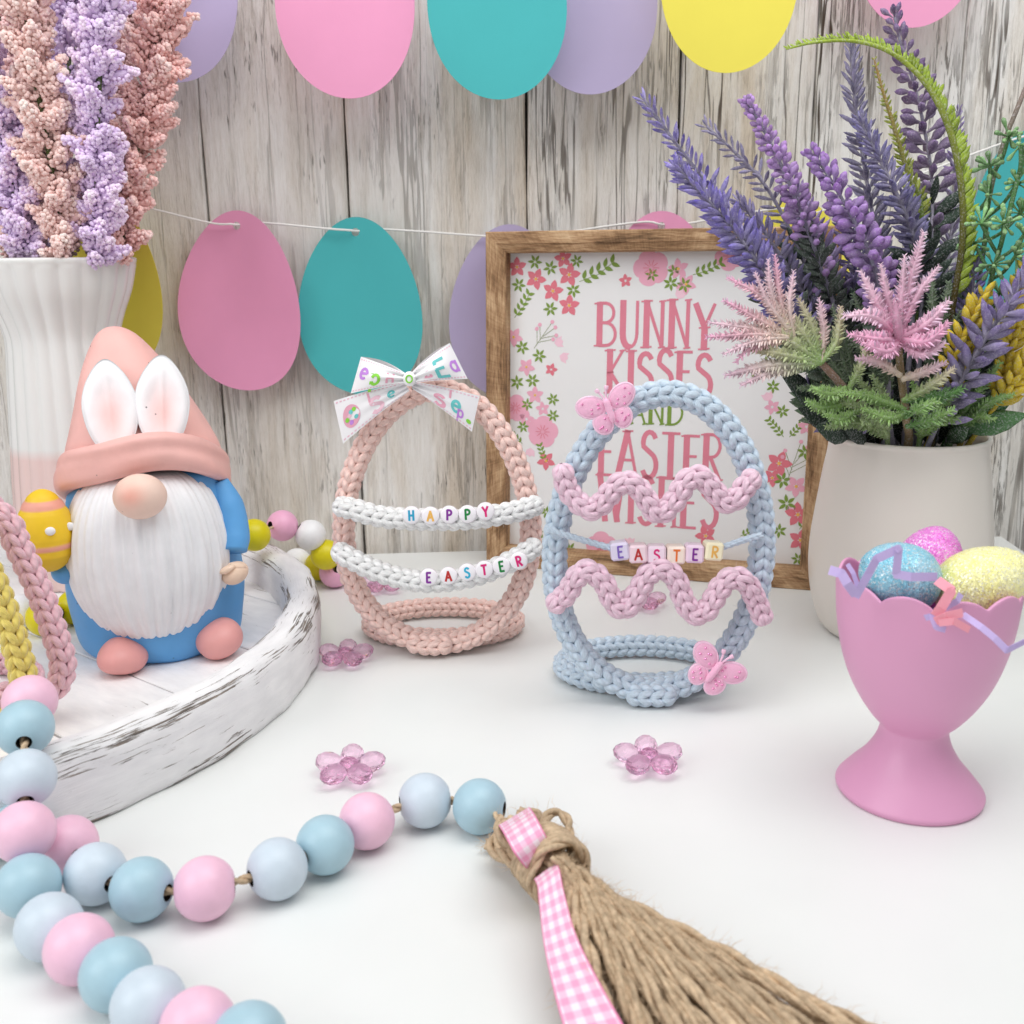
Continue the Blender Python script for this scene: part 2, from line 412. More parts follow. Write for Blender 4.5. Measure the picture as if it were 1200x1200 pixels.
M={}
M['wall']=wood_wall_mat(); M['frame']=frame_wood_mat(); M['tray']=distressed_mat('worn_white_paint'); M['trayfloor']=distressed_mat('worn_white_paint_boards',-0.03)
M['table']=plain('white_table_laminate',srgb(233,235,233),0.36,0.014,22,0.04,900)
M['string']=plain('white_string',srgb(238,236,232),0.8,0.05,500)
for k,c in dict(p_pink=srgb(236,160,196),p_teal=srgb(76,178,180),p_lav=srgb(184,172,206),p_yellow=srgb(234,220,92)).items(): M[k]=paper_mat('card_'+k[2:],c)
M['y_pink']=yarn('salmon_pink_yarn',srgb(255,220,210)); M['y_blue']=yarn('pale_blue_yarn',srgb(210,226,240)); M['y_white']=yarn('white_yarn',srgb(248,248,247))
M['y_rose']=yarn('rose_yarn',srgb(244,210,226)); M['y_blush']=yarn('blush_pink_yarn',srgb(246,200,210)); M['y_yellow']=yarn('yellow_yarn',srgb(242,220,120))
for k,c in dict(b_pink=srgb(246,198,220),b_blue=srgb(172,204,217),b_light=srgb(206,219,230),b_yellow=srgb(224,210,10),b_white=srgb(244,244,244),b_rose=srgb(240,178,208)).items():
    M[k]=plain('painted_bead_'+k[2:],c,0.40,0.05,160,0.16,420)
M['hole']=plain('dark_bead_hole',(0.025,0.018,0.014),0.9)
M['jute']=colmat('jute_twine',0.9,0.35,700,0.6,1600,Specular_IOR_Level=0.1)
M['gingham']=gingham_mat(); M['acrylic']=acrylic_mat()
M['cup']=plain('pink_matte_plastic',srgb(226,162,198),0.42,0.015,30,0.03,900)
M['g_blue']=glitter_mat('blue_glitter',srgb(120,196,220),srgb(170,214,232)); M['g_yellow']=glitter_mat('yellow_glitter',srgb(246,240,150),srgb(250,246,190)); M['g_purple']=glitter_mat('orchid_glitter',srgb(226,110,206),srgb(236,150,222))
M['shred_lav']=paper_mat('lavender_shred',srgb(200,180,228)); M['shred_pink']=paper_mat('pink_shred',srgb(246,164,180))
M['cream']=plain('cream_glazed_ceramic',srgb(228,221,212),0.32,0.012,20,0.02,500)
def plant_mat():
    m=NM('faux_plant'); c=m.coord('Object'); n=m.noise(c,420,4,0.6); n2=m.noise(c,1500,3,0.6)
    col=m.mix(1.0,m.attr(),m.ramp(n,[(0.3,0.72),(0.7,1.0)]),'MULTIPLY')
    fr=m.math('MULTIPLY',m.ramp(n2,[(0.50,0.0),(0.68,1.0)]),0.34)
    col=m.mix(fr,col,(0.74,0.71,0.76))
    m.set(col,0.7); m.b.inputs['Specular IOR Level'].default_value=0.25; m.bump(n2,0.4,0.0005); return m.m
M['plant']=plant_mat()
M['flock']=colmat('berry_foam',0.65,0.06,500,0.1,1500,Specular_IOR_Level=0.35)
def resin_mat():
    m=NM('painted_resin'); c=m.coord('Object'); n=m.noise(c,110,4)
    v=m.node('ShaderNodeTexVoronoi'); m.link(c,v.inputs['Vector']); v.inputs['Scale'].default_value=330
    sc=m.node('ShaderNodeSeparateColor'); m.link(v.outputs['Color'],sc.inputs[0])
    pit=m.math('MULTIPLY',m.ramp(v.outputs['Distance'],[(0.06,1.0),(0.13,0.0)]),m.ramp(sc.outputs[0],[(0.90,0.0),(0.97,0.9)]))
    col=m.mix(1.0,m.attr(),m.ramp(n,[(0.3,0.92),(0.7,1.0)]),'MULTIPLY'); col=m.mix(pit,col,(0.03,0.035,0.05))
    m.set(col,m.ramp(n,[(0.3,0.42),(0.7,0.6)])); m.bump(m.math('SUBTRACT',m.math('MULTIPLY',m.noise(c,260,4),0.6),pit),0.35,0.0006); return m.m
M['paint']=resin_mat()
M['ribbon']=plain('white_satin_ribbon',srgb(247,245,247),0.38,0.015,80,0.06,2500,Sheen_Weight=0.2)
M['sheet']=plain('sign_paper',srgb(231,230,229),0.6,0.012,30,0.03,800)
def ink(name,c,rough=0.6): return plain('ink_'+name,c,rough,0.03,200)
INK=dict(rose=ink('rose',srgb(220,128,146)),green=ink('green',srgb(122,150,58)),pink=ink('pink',srgb(234,170,190)),coral=ink('coral',srgb(222,118,132)),pale=ink('pale',srgb(240,198,212)),stem=ink('stem',srgb(128,140,86)),
  blue=ink('blue',srgb(36,160,200)),gold=ink('gold',srgb(238,184,92)),purple=ink('purple',srgb(130,40,150)),leaf=ink('leaf',srgb(20,130,60)),magenta=ink('magenta',srgb(220,30,120)),red=ink('red',srgb(190,44,44)),cyan=ink('cyan',srgb(40,176,212)),
  orange=ink('orange',srgb(238,120,50)),lilac=ink('lilac',srgb(130,100,190)),yellow=ink('yellow',srgb(226,200,60)),mint=ink('mint',srgb(110,205,205)),violet=ink('violet',srgb(200,140,226)),lime=ink('lime',srgb(140,216,70)))
M['lbead']=plain('white_acrylic_bead',srgb(246,242,246),0.18,0.01,50)
def cubemat(n,c): return plain('pearly_cube_'+n,c,0.15,0.02,60)

# ------------------------------------------------------------------ stroke lettering
def arc(cx,cy,rx,ry,a0,a1,n=10):
    a=np.radians(np.linspace(a0,a1,n)); return [(cx+rx*cos(t),cy+ry*sin(t)) for t in a]
GL={ # width, [(points, weight, is_stem)]
'A':(0.62,[([(0.0,0),(0.31,1)],1,1),([(0.31,1),(0.62,0)],.5,1),([(0.12,.36),(0.5,.36)],.45,0)]),
'B':(0.56,[([(0.06,0),(0.06,1)],1,1),([(0.06,1)]+arc(.24,.77,.26,.23,90,-90)+[(0.06,.54)],.5,0),([(0.06,.54)]+arc(.26,.27,.30,.27,90,-90)+[(0.06,0)],.5,0)]),
'D':(0.58,[([(0.06,0),(0.06,1)],1,1),([(0.06,1)]+arc(.16,.5,.42,.5,90,-90,14)+[(0.06,0)],.55,0)]),
'E':(0.46,[([(0.06,0),(0.06,1)],1,1),([(0.06,1),(.46,1)],.45,0),([(0.06,.53),(.38,.53)],.45,0),([(0.06,0),(.46,0)],.45,0)]),
'H':(0.56,[([(0.06,0),(0.06,1)],1,1),([(0.5,0),(0.5,1)],.6,1),([(0.06,.5),(0.5,.5)],.45,0)]),
'I':(0.16,[([(0.08,0),(0.08,1)],1,1)]),
'K':(0.54,[([(0.06,0),(0.06,1)],1,1),([(0.5,1),(0.08,.48)],.45,1),([(0.08,.48),(0.54,0)],.6,1)]),
'N':(0.6,[([(0.06,0),(0.06,1)],1,1),([(0.06,1),(0.54,0)],.5,0),([(0.54,0),(0.54,1)],.6,1)]),
'P':(0.52,[([(0.06,0),(0.06,1)],1,1),([(0.06,1)]+arc(.24,.75,.26,.25,90,-90)+[(0.06,.5)],.5,0)]),
'R':(0.54,[([(0.06,0),(0.06,1)],1,1),([(0.06,1)]+arc(.24,.75,.26,.25,90,-90)+[(0.06,.5)],.5,0),([(0.2,.5),(0.52,0)],.6,1)]),
'S':(0.5,[(arc(.25,.76,.21,.24,30,200,9)+arc(.25,.26,.23,.27,70,-150,12),.8,0)]),
'T':(0.56,[([(0.28,0),(0.28,1)],1,1),([(0,1),(.56,1)],.45,0)]),
'U':(0.56,[([(0.06,1),(0.06,.3)]+arc(.28,.3,.22,.3,180,270,6),1,0),(arc(.28,.3,.22,.3,270,360,6)+[(0.5,1)],.5,0)]),
'W':(0.8,[([(0,1),(0.2,0)],1,0),([(0.2,0),(0.4,.8)],.5,0),([(0.4,.8),(0.6,0)],1,0),([(0.6,0),(0.8,1)],.5,0)]),
'Y':(0.56,[([(0,1),(.28,.48)],.9,0),([(.56,1),(.28,.48)],.5,0),([(.28,.48),(.28,0)],1,1)]),
'a':(0.5,[(arc(.24,.3,.22,.28,20,340,14),.8,0),([(.46,.6),(.46,0)],.8,0)]),
'e':(0.5,[([(.04,.34),(.44,.34)]+arc(.25,.32,.2,.3,0,300,14),.8,0)]),
'p':(0.5,[([(.06,.62),(.06,-.35)],.8,0),(arc(.26,.32,.2,.28,150,-150,12),.8,0)]),
's':(0.44,[(arc(.22,.48,.17,.15,30,200,8)+arc(.22,.17,.18,.17,70,-150,10),.8,0)]),
}
def stroke_strip(pts,w):
    """flat mitred strip of half width w/2 -> 2D verts (2n), quads"""
    P=np.array(pts,float); T=norm(np.gradient(P,axis=0)) if len(P)>2 else norm(np.tile(P[1]-P[0],(2,1)))
    P=P.copy(); P[0]-=T[0]*w*0.2; P[-1]+=T[-1]*w*0.2
    N=np.stack([-T[:,1],T[:,0]],1)
    V=np.empty((2*len(P),2)); V[0::2]=P+N*w/2; V[1::2]=P-N*w/2
    Q=np.array([[2*i,2*i+1,2*i+3,2*i+2] for i in range(len(P)-1)])
    return V,Q
def subdiv2(pts,k=4):
    P=np.array(pts,float); out=[]
    for i in range(len(P)-1):
        for t in np.linspace(0,1,k,endpoint=False): out.append(P[i]*(1-t)+P[i+1]*t)
    out.append(P[-1]); return out
def letter(mb,ch,f3,thick,thin_min=0.0,serif=0.0,xs=1.0,ys=1.0,eps=0.003,sub=1,uniform=False):
    """f3(x,y,lift)->point; strokes as thin strips, each lifted a hair above the last"""
    w,strokes=GL[ch]; lift=0.0
    S=[(p,wt) for p,wt,st in strokes]
    if serif:
        for p,wt,st in strokes:
            if st:
                for q in (p[0],p[-1]):
                    S.append(([(q[0]-serif,q[1]),(q[0]+serif,q[1])],0.42))
    for p,wt in S:
        ww=thick if uniform else max(thick*wt,thin_min)
        pp=[(x*xs,y*ys) for x,y in p]
        if len(pp)==2 or sub>1: pp=subdiv2(pp,max(sub,2))
        V,Q=stroke_strip(pp,ww)
        mb.add(np.array([f3(x,y,lift) for x,y in V]),Q=Q); lift+=eps
    return w*xs

# ------------------------------------------------------------------ knitted cord
def knit(mb, P, R, ncol=4, pitch=0.41, yr=None, closed=False, hint=(0,-1,0), phase=0.0, ends=True, jitter=0.04, flip=1):
    """i-cord: columns of V stitches wrapped round a core, each V two plump yarn legs"""
    P=np.asarray(P,float)[::flip]
    D=resample(P,0.08,closed); n=len(D)
    T,N,B=frames(D,hint,closed)
    if closed: Dx=np.vstack([D,D[:1]]);Nx=np.vstack([N,N[:1]]);Bx=np.vstack([B,B[:1]])
    else: Dx,Nx,Bx=D,N,B
    L=np.concatenate([[0],np.cumsum(np.linalg.norm(np.diff(Dx,axis=0),axis=1))]); Lt=L[-1]
    def ev(s,th,rad):
        ss=np.mod(s,Lt) if closed else np.clip(s,0,Lt)
        p=np.stack([np.interp(ss,L,Dx[:,k]) for k in range(3)],-1); a=np.stack([np.interp(ss,L,Nx[:,k]) for k in range(3)],-1); b=np.stack([np.interp(ss,L,Bx[:,k]) for k in range(3)],-1)
        return p+rad[...,None]*(np.cos(th)[...,None]*a+np.sin(th)[...,None]*b)
    rows=int(round(Lt/pitch)); pit=Lt/rows
    if yr is None: yr=0.27*R
    dl=2*pi/ncol
    ii,kk,sg=np.meshgrid(np.arange(rows),np.arange(ncol),np.array([-1.,1.]),indexing='ij'); ii=ii.ravel();kk=kk.ravel();sg=sg.ravel()
    nl=len(ii); nt,ns=8,7
    t=np.linspace(0,1,nt)[None]
    jit=rng.normal(0,jitter,(nl,3))
    s=(ii+jit[:,0])[:,None]*pit+pit*1.28*t-0.1*pit
    th=((kk+phase)*dl)[:,None]+sg[:,None]*dl*(0.035+0.425*t)+jit[:,1:2]*0.5*dl*0.3
    dip=np.sin(np.clip(t,0,1)*pi)**0.6
    rad=R*(0.50+0.22*dip)*(1+jit[:,2:3]*0.25)
    if ends and not closed:
        e=np.clip(np.minimum(s,Lt-s)/(R*0.8),0,1); rad=rad*np.sqrt(np.clip(1-(1-e)**2,0.02,1))
    Cn=ev(s,th,rad)                              # nl,nt,3
    tg=norm(np.gradient(Cn,axis=1)); Ax=ev(s,th,rad*0); up=norm(Cn-Ax); up=norm(up-tg*np.sum(tg*up,-1,keepdims=True)); sd=np.cross(tg,up)
    rr=yr*(0.45+0.55*np.sin(np.clip(0.05+0.90*t,0,1)*pi)**0.75)*np.ones((nl,1))
    a=np.linspace(0,2*pi,ns,endpoint=False)
    V=Cn[:,:,None]+rr[:,:,None,None]*(1.0*np.cos(a)[None,None,:,None]*up[:,:,None]+1.08*np.sin(a)[None,None,:,None]*sd[:,:,None])
    base=grid_faces(nt,ns,True)
    Q=(base[None]+(np.arange(nl)*nt*ns)[:,None,None]).reshape(-1,4)
    u=np.broadcast_to((t*pit*1.28)[:,:,None],(nl,nt,ns)); v=np.broadcast_to((a/(2*pi))[None,None]*sg[:,None,None],(nl,nt,ns))
    mb.add(V.reshape(-1,3),Q=Q[:, ::-1],uv=np.stack([u.ravel(),v.ravel()],1))
    core=np.full(n,R*0.50)
    if not closed:
        Lc=L[:n]; e=np.clip(np.minimum(Lc,Lt-Lc)/(R*0.7),0,1); core=core*np.sqrt(np.clip(1-(1-e)**2,0.0,1))+0.01
    V,Q,Pp,uv=tube(D[::2],core[::2],10,closed,hint)
    mb.add(V,Q=Q,P=Pp,uv=uv*0.4)
    nf=int(Lt*16); i=rng.integers(3,max(4,n-3),nf); a_=rng.uniform(0,2*pi,nf)[:,None]; rd=np.cos(a_)*N[i]+np.sin(a_)*B[i]
    p0=D[i]+rd*R*.93; dd=norm(rd*.7+T[i]*rng.normal(0,.9,(nf,1))+rng.normal(0,.35,(nf,3))); ln=rng.uniform(.06,.2,(nf,1)); sd_=norm(np.cross(dd,rd))*.0035; s2_=norm(np.cross(dd,sd_))*.0035
    p1=p0+dd*ln*.55; p2=p0+dd*ln+rng.normal(0,.03,(nf,3)); Vf=np.stack([p0+sd_,p0-sd_,p0+s2_,p1+sd_,p1-sd_,p1+s2_,p2],1).reshape(-1,3); b_=(np.arange(nf)*7)[:,None]
    mb.add(Vf,Q=np.concatenate([b_+np.array([[0,1,4,3]]),b_+np.array([[1,2,5,4]]),b_+np.array([[2,0,3,5]])]),T=np.concatenate([b_+np.array([[3,4,6]]),b_+np.array([[4,5,6]]),b_+np.array([[5,3,6]])]),uv=np.zeros((len(Vf),2)))
    return mb
def egg_loop(cx,Y,z0,w,h,k=0.10,n=96,tilt=0.0,lean=0.0,rot=0.0):
    t=np.linspace(0,2*pi,n,endpoint=False)
    z=h/2*(1-np.cos(t)); x=w/2*np.sin(t)*(1+k*np.cos(t))
    xr=x*cos(tilt)-(z-h/2)*sin(tilt); zr=x*sin(tilt)+(z-h/2)*cos(tilt)+h/2
    return np.stack([cx+xr*cos(rot),Y+xr*sin(rot)+lean*zr,z0+zr],1)

# ================================================================== SETTING
WA,WB=53.5,0.0618                       # wall line  y = WA + WB*x
def wally(x): return WA+WB*x
wang=math.atan(WB); WR=rotm('Z',wang)
def on_wall(px,py,off=0.0):             # point off cm in front of the wall
    d=ray(px,py); t=(WA-off)/(d[1]-WB*d[0]); return CAMP+d*t

table=MB(); c0=at(1175,628); ex=at(1200,645)
dirx=norm(ex-c0)
pts=[c0, c0+np.array([-95,-95*WB,0]), c0+np.array([-95,-95*WB-75,0]), c0+dirx*75]
top=[p+np.array([0,0,0]) for p in pts]; bot=[p+np.array([0,0,-2.5]) for p in pts]
b=0.12; cen=np.mean(pts,axis=0)
ins=[p+norm(cen-p)*b*1.6 for p in pts]; low=[p+np.array([0,0,-b]) for p in pts]
V=np.array(ins+low+bot); Q=[[0,1,2,3]]+[[i,4+i,4+(i+1)%4,(i+1)%4] for i in range(4)]+[[4+i,8+i,8+(i+1)%4,4+(i+1)%4] for i in range(4)]+[[11,10,9,8]]
Q=[q for q in Q]
table.add(V,Q=Q)
tb=table.build('table',M['table'],smooth=False); tag(tb,kind='structure')
bm_=tb.data; bm_.flip_normals() if bm_.polygons[0].normal.z<0 else None

wall=bpy.data.objects.new('wooden_wall',None); COL.objects.link(wall); wall.location=(0,WA*CM,0); ORG['wooden_wall']=np.array([0,WA,0.]); tag(wall,kind='structure')
# board joints read off the photograph at one height, kept as places on the wall
jx=[on_wall(x,y)[0] for x,y in ((-170,110),(60,110),(232,110),(402,110),(617,110),(797,110),(955,110),(1126,110),(1290,110),(1440,110))]
for i in range(len(jx)-1):
    x0,x1=jx[i]+0.055,jx[i+1]-0.055; w=x1-x0; zc=8; hgt=60
    nx,nz=7,31
    # board front face with slightly uneven edges, chamfer, sides
    zs=np.linspace(-22,38,nz); e0=rng.normal(0,0.025,nz); e1=rng.normal(0,0.025,nz)
    cols=[]
    dep=rng.normal(0,0.05)
    for f,yo in ((0,0.9),(0,0.10),(0.012,0.0),(0.5,-0.02),(0.988,0.0),(1,0.10),(1,0.9)):
        xx=x0+e0+(w+e1-e0)*f
        cols.append(np.stack([xx,WA+WB*xx+yo+dep,zs],1))
    V=np.stack(cols,1).reshape(-1,3)
    cx=(x0+x1)/2
    wear=0.35+0.65*min(1,max(0,(cx+6)/16)); warm=[0.3,0.4,0.35,1.0,0.6,1.0,0.9,0.5,0.5][i]
    mb=MB(); mb.add(V,Q=grid_faces(nz,7)[:, ::-1],col=(wear,warm,0)); o=mb.build('plank',M['wall'],wall,smooth=False)
mb=MB(); add_box(mb,(0,WA+1.4,8),(110,0.6,60),WR); mb.build('backing',plain('dark_gap',(0.10,0.08,0.065),0.9),wall)

# ================================================================== PAPER EGG BUNTINGS
def paper_egg(name_mat,bpx,bpy_,off,rotdeg,curl,yaw,label,group,w=6.1,h=8.7):
    """card egg hanging from a hole; bottom centre at the pixel, off cm in front of the wall"""
    base=on_wall(bpx,bpy_,off)
    na,nr=72,12; t=np.linspace(0,2*pi,na,endpoint=False)
    ox=w/2*np.sin(t)*(1-0.13*np.cos(t)); oz=h/2*(1+np.cos(t))
    hx=0.19*np.sin(t); hz=h-0.72+0.19*np.cos(t)
    V=[]
    for side in (0,1):
        for j in range(nr+1):
            f=(j/nr)**0.8
            x=hx*(1-f)+ox*f; z=hz*(1-f)+oz*f
            y=-curl[0]*(x/(w/2))**2+curl[1]*((z-h/2)/(h/2))+curl[2]*np.sin(x*0.8+z*0.35)
            V.append(np.stack([x,y+side*0.03,z],1))
    V=np.array(V).reshape(-1,3)
    g=grid_faces(nr+1,na,True); k=(nr+1)*na
    j=np.arange(na); j2=(j+1)%na
    Q=np.vstack([g[:, ::-1],g+k,np.stack([j+nr*na,j2+nr*na,j2+nr*na+k,j+nr*na+k],1)[:, ::-1],np.stack([j,j2,j2+k,j+k],1)])
    R=rotm('Z',wang+radians(yaw))@rotm('Y',radians(rotdeg))
    V=V@R.T+base
    mb=MB(); mb.add(V,Q=Q); o=mb.build('paper_egg',M[name_mat],None,smooth=True,org=base,sharp=40)
    tag(o,label,'paper egg',group)
    return base+R@np.array([0,0,h-0.72])
G1='card eggs on the upper bunting'; G2='card eggs on the lower bunting'
upper=[('p_lav',205,97,2.2,2,(.5,.1,.05),0,'lavender card egg hanging top left behind the berry sprays'),
 ('p_pink',409,115,3.2,1,(.45,-.1,.04),-3,'light pink card egg hanging left of the upper teal egg'),
 ('p_teal',585,117,4.2,-1,(.35,.1,.05),4,'teal card egg on the upper bunting overlapping the lavender egg'),
 ('p_lav',694,111,2.6,-3,(.5,.1,.04),3,'lavender card egg tucked behind the upper teal egg'),
 ('p_yellow',850,86,5.0,-1,(.3,.1,.04),2,'bright yellow card egg hanging top right of centre'),
 ('p_pink',1068,33,2.8,-2,(.3,.1,.04),2,'light pink card egg at the top right above the lavender')]
hu=[paper_egg(*u,G1) for u in upper]
lower=[('p_yellow',136,440,2.2,-3,(.5,.1,.05),-8,'mustard yellow card egg half hidden behind the ribbed vase'),
 ('p_pink',296,457,1.0,-2,(.7,.15,.10),-10,'dusty pink card egg hanging beside the gnome hat'),
 ('p_teal',434,462,0.9,-3,(.7,.15,.08),-6,'teal card egg hanging behind the patterned bow'),
 ('p_lav',604,468,0.8,-2,(.8,.1,.06),-12,'grey lavender card egg behind the left edge of the wooden frame'),
 ('p_pink',768,452,0.8,1,(.3,.1,.03),0,'pink card egg peeking over the top of the wooden frame'),
 ('p_yellow',918,436,0.8,2,(.3,.1,.03),2,'yellow card egg peeking out behind the lavender above the frame'),
 ('p_teal',1183,358,0.9,4,(.3,.1,.04),2,'turquoise card egg at far right behind the green seed sprigs')]
hl=[paper_egg(*u,G2) for u in lower]
def bunting_string(holes,ext0,ext1,label):
    P=[ext0]
    for h in holes:
        P+= [h+np.array([-1.3,-0.16,0.17]),h+np.array([-0.15,-0.10,0.08]),h+np.array([0.12,0.16,0.05]),h+np.array([1.4,0.18,0.12])]
    P.append(ext1)
    D=resample(catmull(P,8),0.25); mb=MB(); V,Q,Pp,uv=tube(D,0.055,6); mb.add(V,Q=Q,P=Pp); o=mb.build('bunting_string',M['string'],None,org=D[0]); tag(o,label,'string')
bunting_string(hu,hu[0]+np.array([-8,1.5,.6]),hu[-1]+np.array([9,0.8,2.0]),'white string of the upper egg bunting above the photo edge')
bunting_string(hl,hl[0]+np.array([-9,0.3,1.2]),on_wall(1260,128,0.6),'thin white string carrying the lower card eggs across the wall')

# ================================================================== WOODEN SIGN
FL=at(580,663); FR=at(958,693); fx=norm(FR-FL); fn=np.array([fx[1],-fx[0],0]); 
if fn[1]>0: fn=-fn
FW,FH,FB,FD=16.25,16.35,0.95,2.3
lean=radians(2.5); fz=norm(np.array([0,0,1])*cos(lean)-fn*sin(lean)); fnn=np.cross(fx,fz)   # outward normal
if fnn@fn<0: fnn=-fnn
F0=(FL+FR)/2-fx*0.18
def sg(x,z,d): return F0+fx*x+fz*z+fnn*d            # d<0 : behind the front edge
sign=thing('wooden_sign',F0,'square wooden framed sign with pink lettering and printed flowers standing by the wall','sign')
def bar(name,L0,L1,corners_in):
    """mitred bar; profile across: outer edge, front, inner lip sloping to the sheet"""
    pass
prof=[(0.0,-FD),(0.0,-0.06),(0.06,0.0),(0.56,0.0),(0.60,-0.04),(0.92,-0.13),(0.97,-0.2),(0.97,-1.5)]   # (inset, depth)
sides=[('t',(-1,1),(1,1)),('r',(1,1),(1,-1)),('b',(1,-1),(-1,-1)),('l',(-1,-1),(-1,1))]
cxy=lambda sx,sz,i:(sx*(FW/2-i), FH/2+sz*(FH/2-i))
for nm,a,b in sides:
    V=[];U=[]
    n=14
    acc=0
    for k,(i,d) in enumerate(prof):
        pa=np.array(cxy(*a,i)); pb=np.array(cxy(*b,i))
        if k: acc+=sqrt((i-prof[k-1][0])**2+(d-prof[k-1][1])**2)
        for f in np.linspace(0,1,n):
            p=pa*(1-f)+pb*f; wob=rng.normal(0,0.006)
            V.append(sg(p[0],p[1],d+wob)); U.append((f*FW+{'t':0,'r':20,'b':40,'l':60}[nm],acc))
    mb=MB(); mb.add(V,Q=grid_faces(len(prof),n),uv=U); o=mb.build('frame_rail',M['frame'],sign,smooth=False)
SD=-0.95
mb=MB(); SW=FW-2*0.97+0.0; SH=FH-2*0.97
V=[sg(-SW/2-.02,0.95,SD),sg(SW/2+.02,0.95,SD),sg(SW/2+.02,FH-0.95,SD),sg(-SW/2-.02,FH-0.95,SD)]+[sg(-SW/2-.02,0.95,SD-.25),sg(SW/2+.02,0.95,SD-.25),sg(SW/2+.02,FH-0.95,SD-.25),sg(-SW/2-.02,FH-0.95,SD-.25)]
mb.add(V,Q=[[0,1,2,3],[7,6,5,4],[0,4,5,1],[1,5,6,2],[2,6,7,3],[3,7,4,0]]); sheet=mb.build('print_sheet',M['sheet'],sign,smooth=False)
def s2(px,py):           # place on the printed sheet seen at a pixel
    d=ray(px,py); o=sg(0,0,SD); t=((o-CAMP)@fnn)/(d@fnn); p=CAMP+d*t-o; return np.array([p@fx,p@fz])
def sheetpt(x,z,lift=0.0): return sg(x,z,SD+0.008+lift)
def word(txt,x0,x1,z0,z1,mat,thick,serif=0.055):
    hgt=z1-z0; ws=[GL[c][0] for c in txt]; gap=0.17
    sc=(x1-x0)/(sum(ws)+gap*(len(txt)-1)); x=x0
    for k,c in enumerate(txt):
        mb=MB(); dz=rng.normal(0,0.03)*hgt*0.6; hh=hgt*(1+rng.normal(0,0.02))
        letter(mb,c,lambda a,b,l,x=x:sheetpt(x+a+0.04*b*0,z0+dz+b,l),thick,thick*0.36,serif*sc*0.0+0.0,sc,hh)
        # bracket serifs on the stems
        for p,wt,st in GL[c][1]:
            if st:
                for q in (p[0],p[-1]):
                    mw=thick*(0.85 if wt>0.8 else 0.5)
                    V2,Q2=stroke_strip([(q[0]*sc-mw,q[1]*hh-0.02),(q[0]*sc+mw,q[1]*hh+0.02)],0.075)
                    mb.add(np.array([sheetpt(x+u,z0+dz+v,0.012) for u,v in V2]),Q=Q2)
        mb.build('letter',mat,sheet,smooth=False)
        x+=(GL[c][0]+gap)*sc
def wbox(pl,pr,pt,pb): 
    a=s2(pl,pb); b=s2(pr,pt); return a[0],b[0],a[1],b[1]
for txt,l,r,t,b_,mt in (('BUNNY',700,838,354,406,'rose'),('KISSES',712,835,414,460,'rose'),('AND',738,800,470,496,'green'),('EASTER',702,846,510,556,'rose'),('WISHES',702,842,563,610,'rose')):
    x0,x1,z0,z1=wbox(l,r,t,b_); word(txt,x0,x1,z0,z1,INK[mt],0.30 if txt!='AND' else 0.2)
LAY=[0.0]
def petal_pts(L,W,n=8):
    t=np.linspace(0,1,n); w=W*np.sin(pi*t**0.8)**0.9
    return np.concatenate([np.stack([t*L,w],1),np.stack([t*L,-w],1)[::-1][1:-1]])
def poly_print(mb,pts,c,ang,lift):
    ca,sa=cos(ang),sin(ang); q=[(c[0]+x*ca-y*sa,c[1]+x*sa+y*ca) for x,y in pts]
    q=[(min(max(x,-SW/2),SW/2),min(max(z,0.97),FH-0.97)) for x,z in q]
    mb.add(np.array([sheetpt(x,z,lift) for x,z in q]),P=[list(range(len(q)))])
def flower(c,r,mat,n=5,w=0.30,a0=None,gap=0.12,center=None):
    mb=MB(); a0=rng.uniform(0,2*pi) if a0 is None else a0
    for k in range(n):
        a=a0+2*pi*k/n; poly_print(mb,petal_pts(r*(1-gap),r*w),(c[0]+gap*r*cos(a),c[1]+gap*r*sin(a)),a,0.001*k)
    mb.build('printed_flower',INK[mat],sheet,smooth=False)
    if center:
        mb=MB(); t=np.linspace(0,2*pi,9)[:-1]; poly_print(mb,np.stack([np.cos(t),np.sin(t)],1)*r*0.14,c,0,0.012); mb.build('printed_flower',INK[center],sheet,smooth=False)
def blossom(c,r):
    mb=MB(); t=np.linspace(0,2*pi,61)[:-1]; rr=r*(0.86+0.16*np.abs(np.cos(2.5*t))**0.6); poly_print(mb,np.stack([rr*np.cos(t),rr*np.sin(t)],1),c,rng.uniform(0,1),0.0); mb.build('printed_flower',INK['pink'],sheet,smooth=False)
    mb=MB()
    for k in range(10):
        a=2*pi*k/10; V2,Q2=stroke_strip([(c[0]+.12*r*cos(a),c[1]+.12*r*sin(a)),(c[0]+.45*r*cos(a),c[1]+.45*r*sin(a))],0.03); mb.add(np.array([sheetpt(u,v,0.01) for u,v in V2]),Q=Q2)
    mb.build('printed_flower',INK['coral'],sheet,smooth=False)
def sprig(c,a,L,mat='green',n=5,tip=None):
    mb=MB(); e=(c[0]+L*cos(a),c[1]+L*sin(a)); V2,Q2=stroke_strip([c,((c[0]+e[0])/2+.08*L*sin(a),(c[1]+e[1])/2-.08*L*cos(a)),e],0.03); mb.add(np.array([sheetpt(u,v,0) for u,v in V2]),Q=Q2)
    for k in range(n):
        f=(k+0.6)/n
        for s in(-1,1):
            p=(c[0]+L*f*cos(a),c[1]+L*f*sin(a)); poly_print(mb,petal_pts(L*0.24,L*0.055,6),p,a+s*0.85,0.002+0.0005*k)
    mb.build('printed_leaf_sprig',INK[mat],sheet,smooth=False)
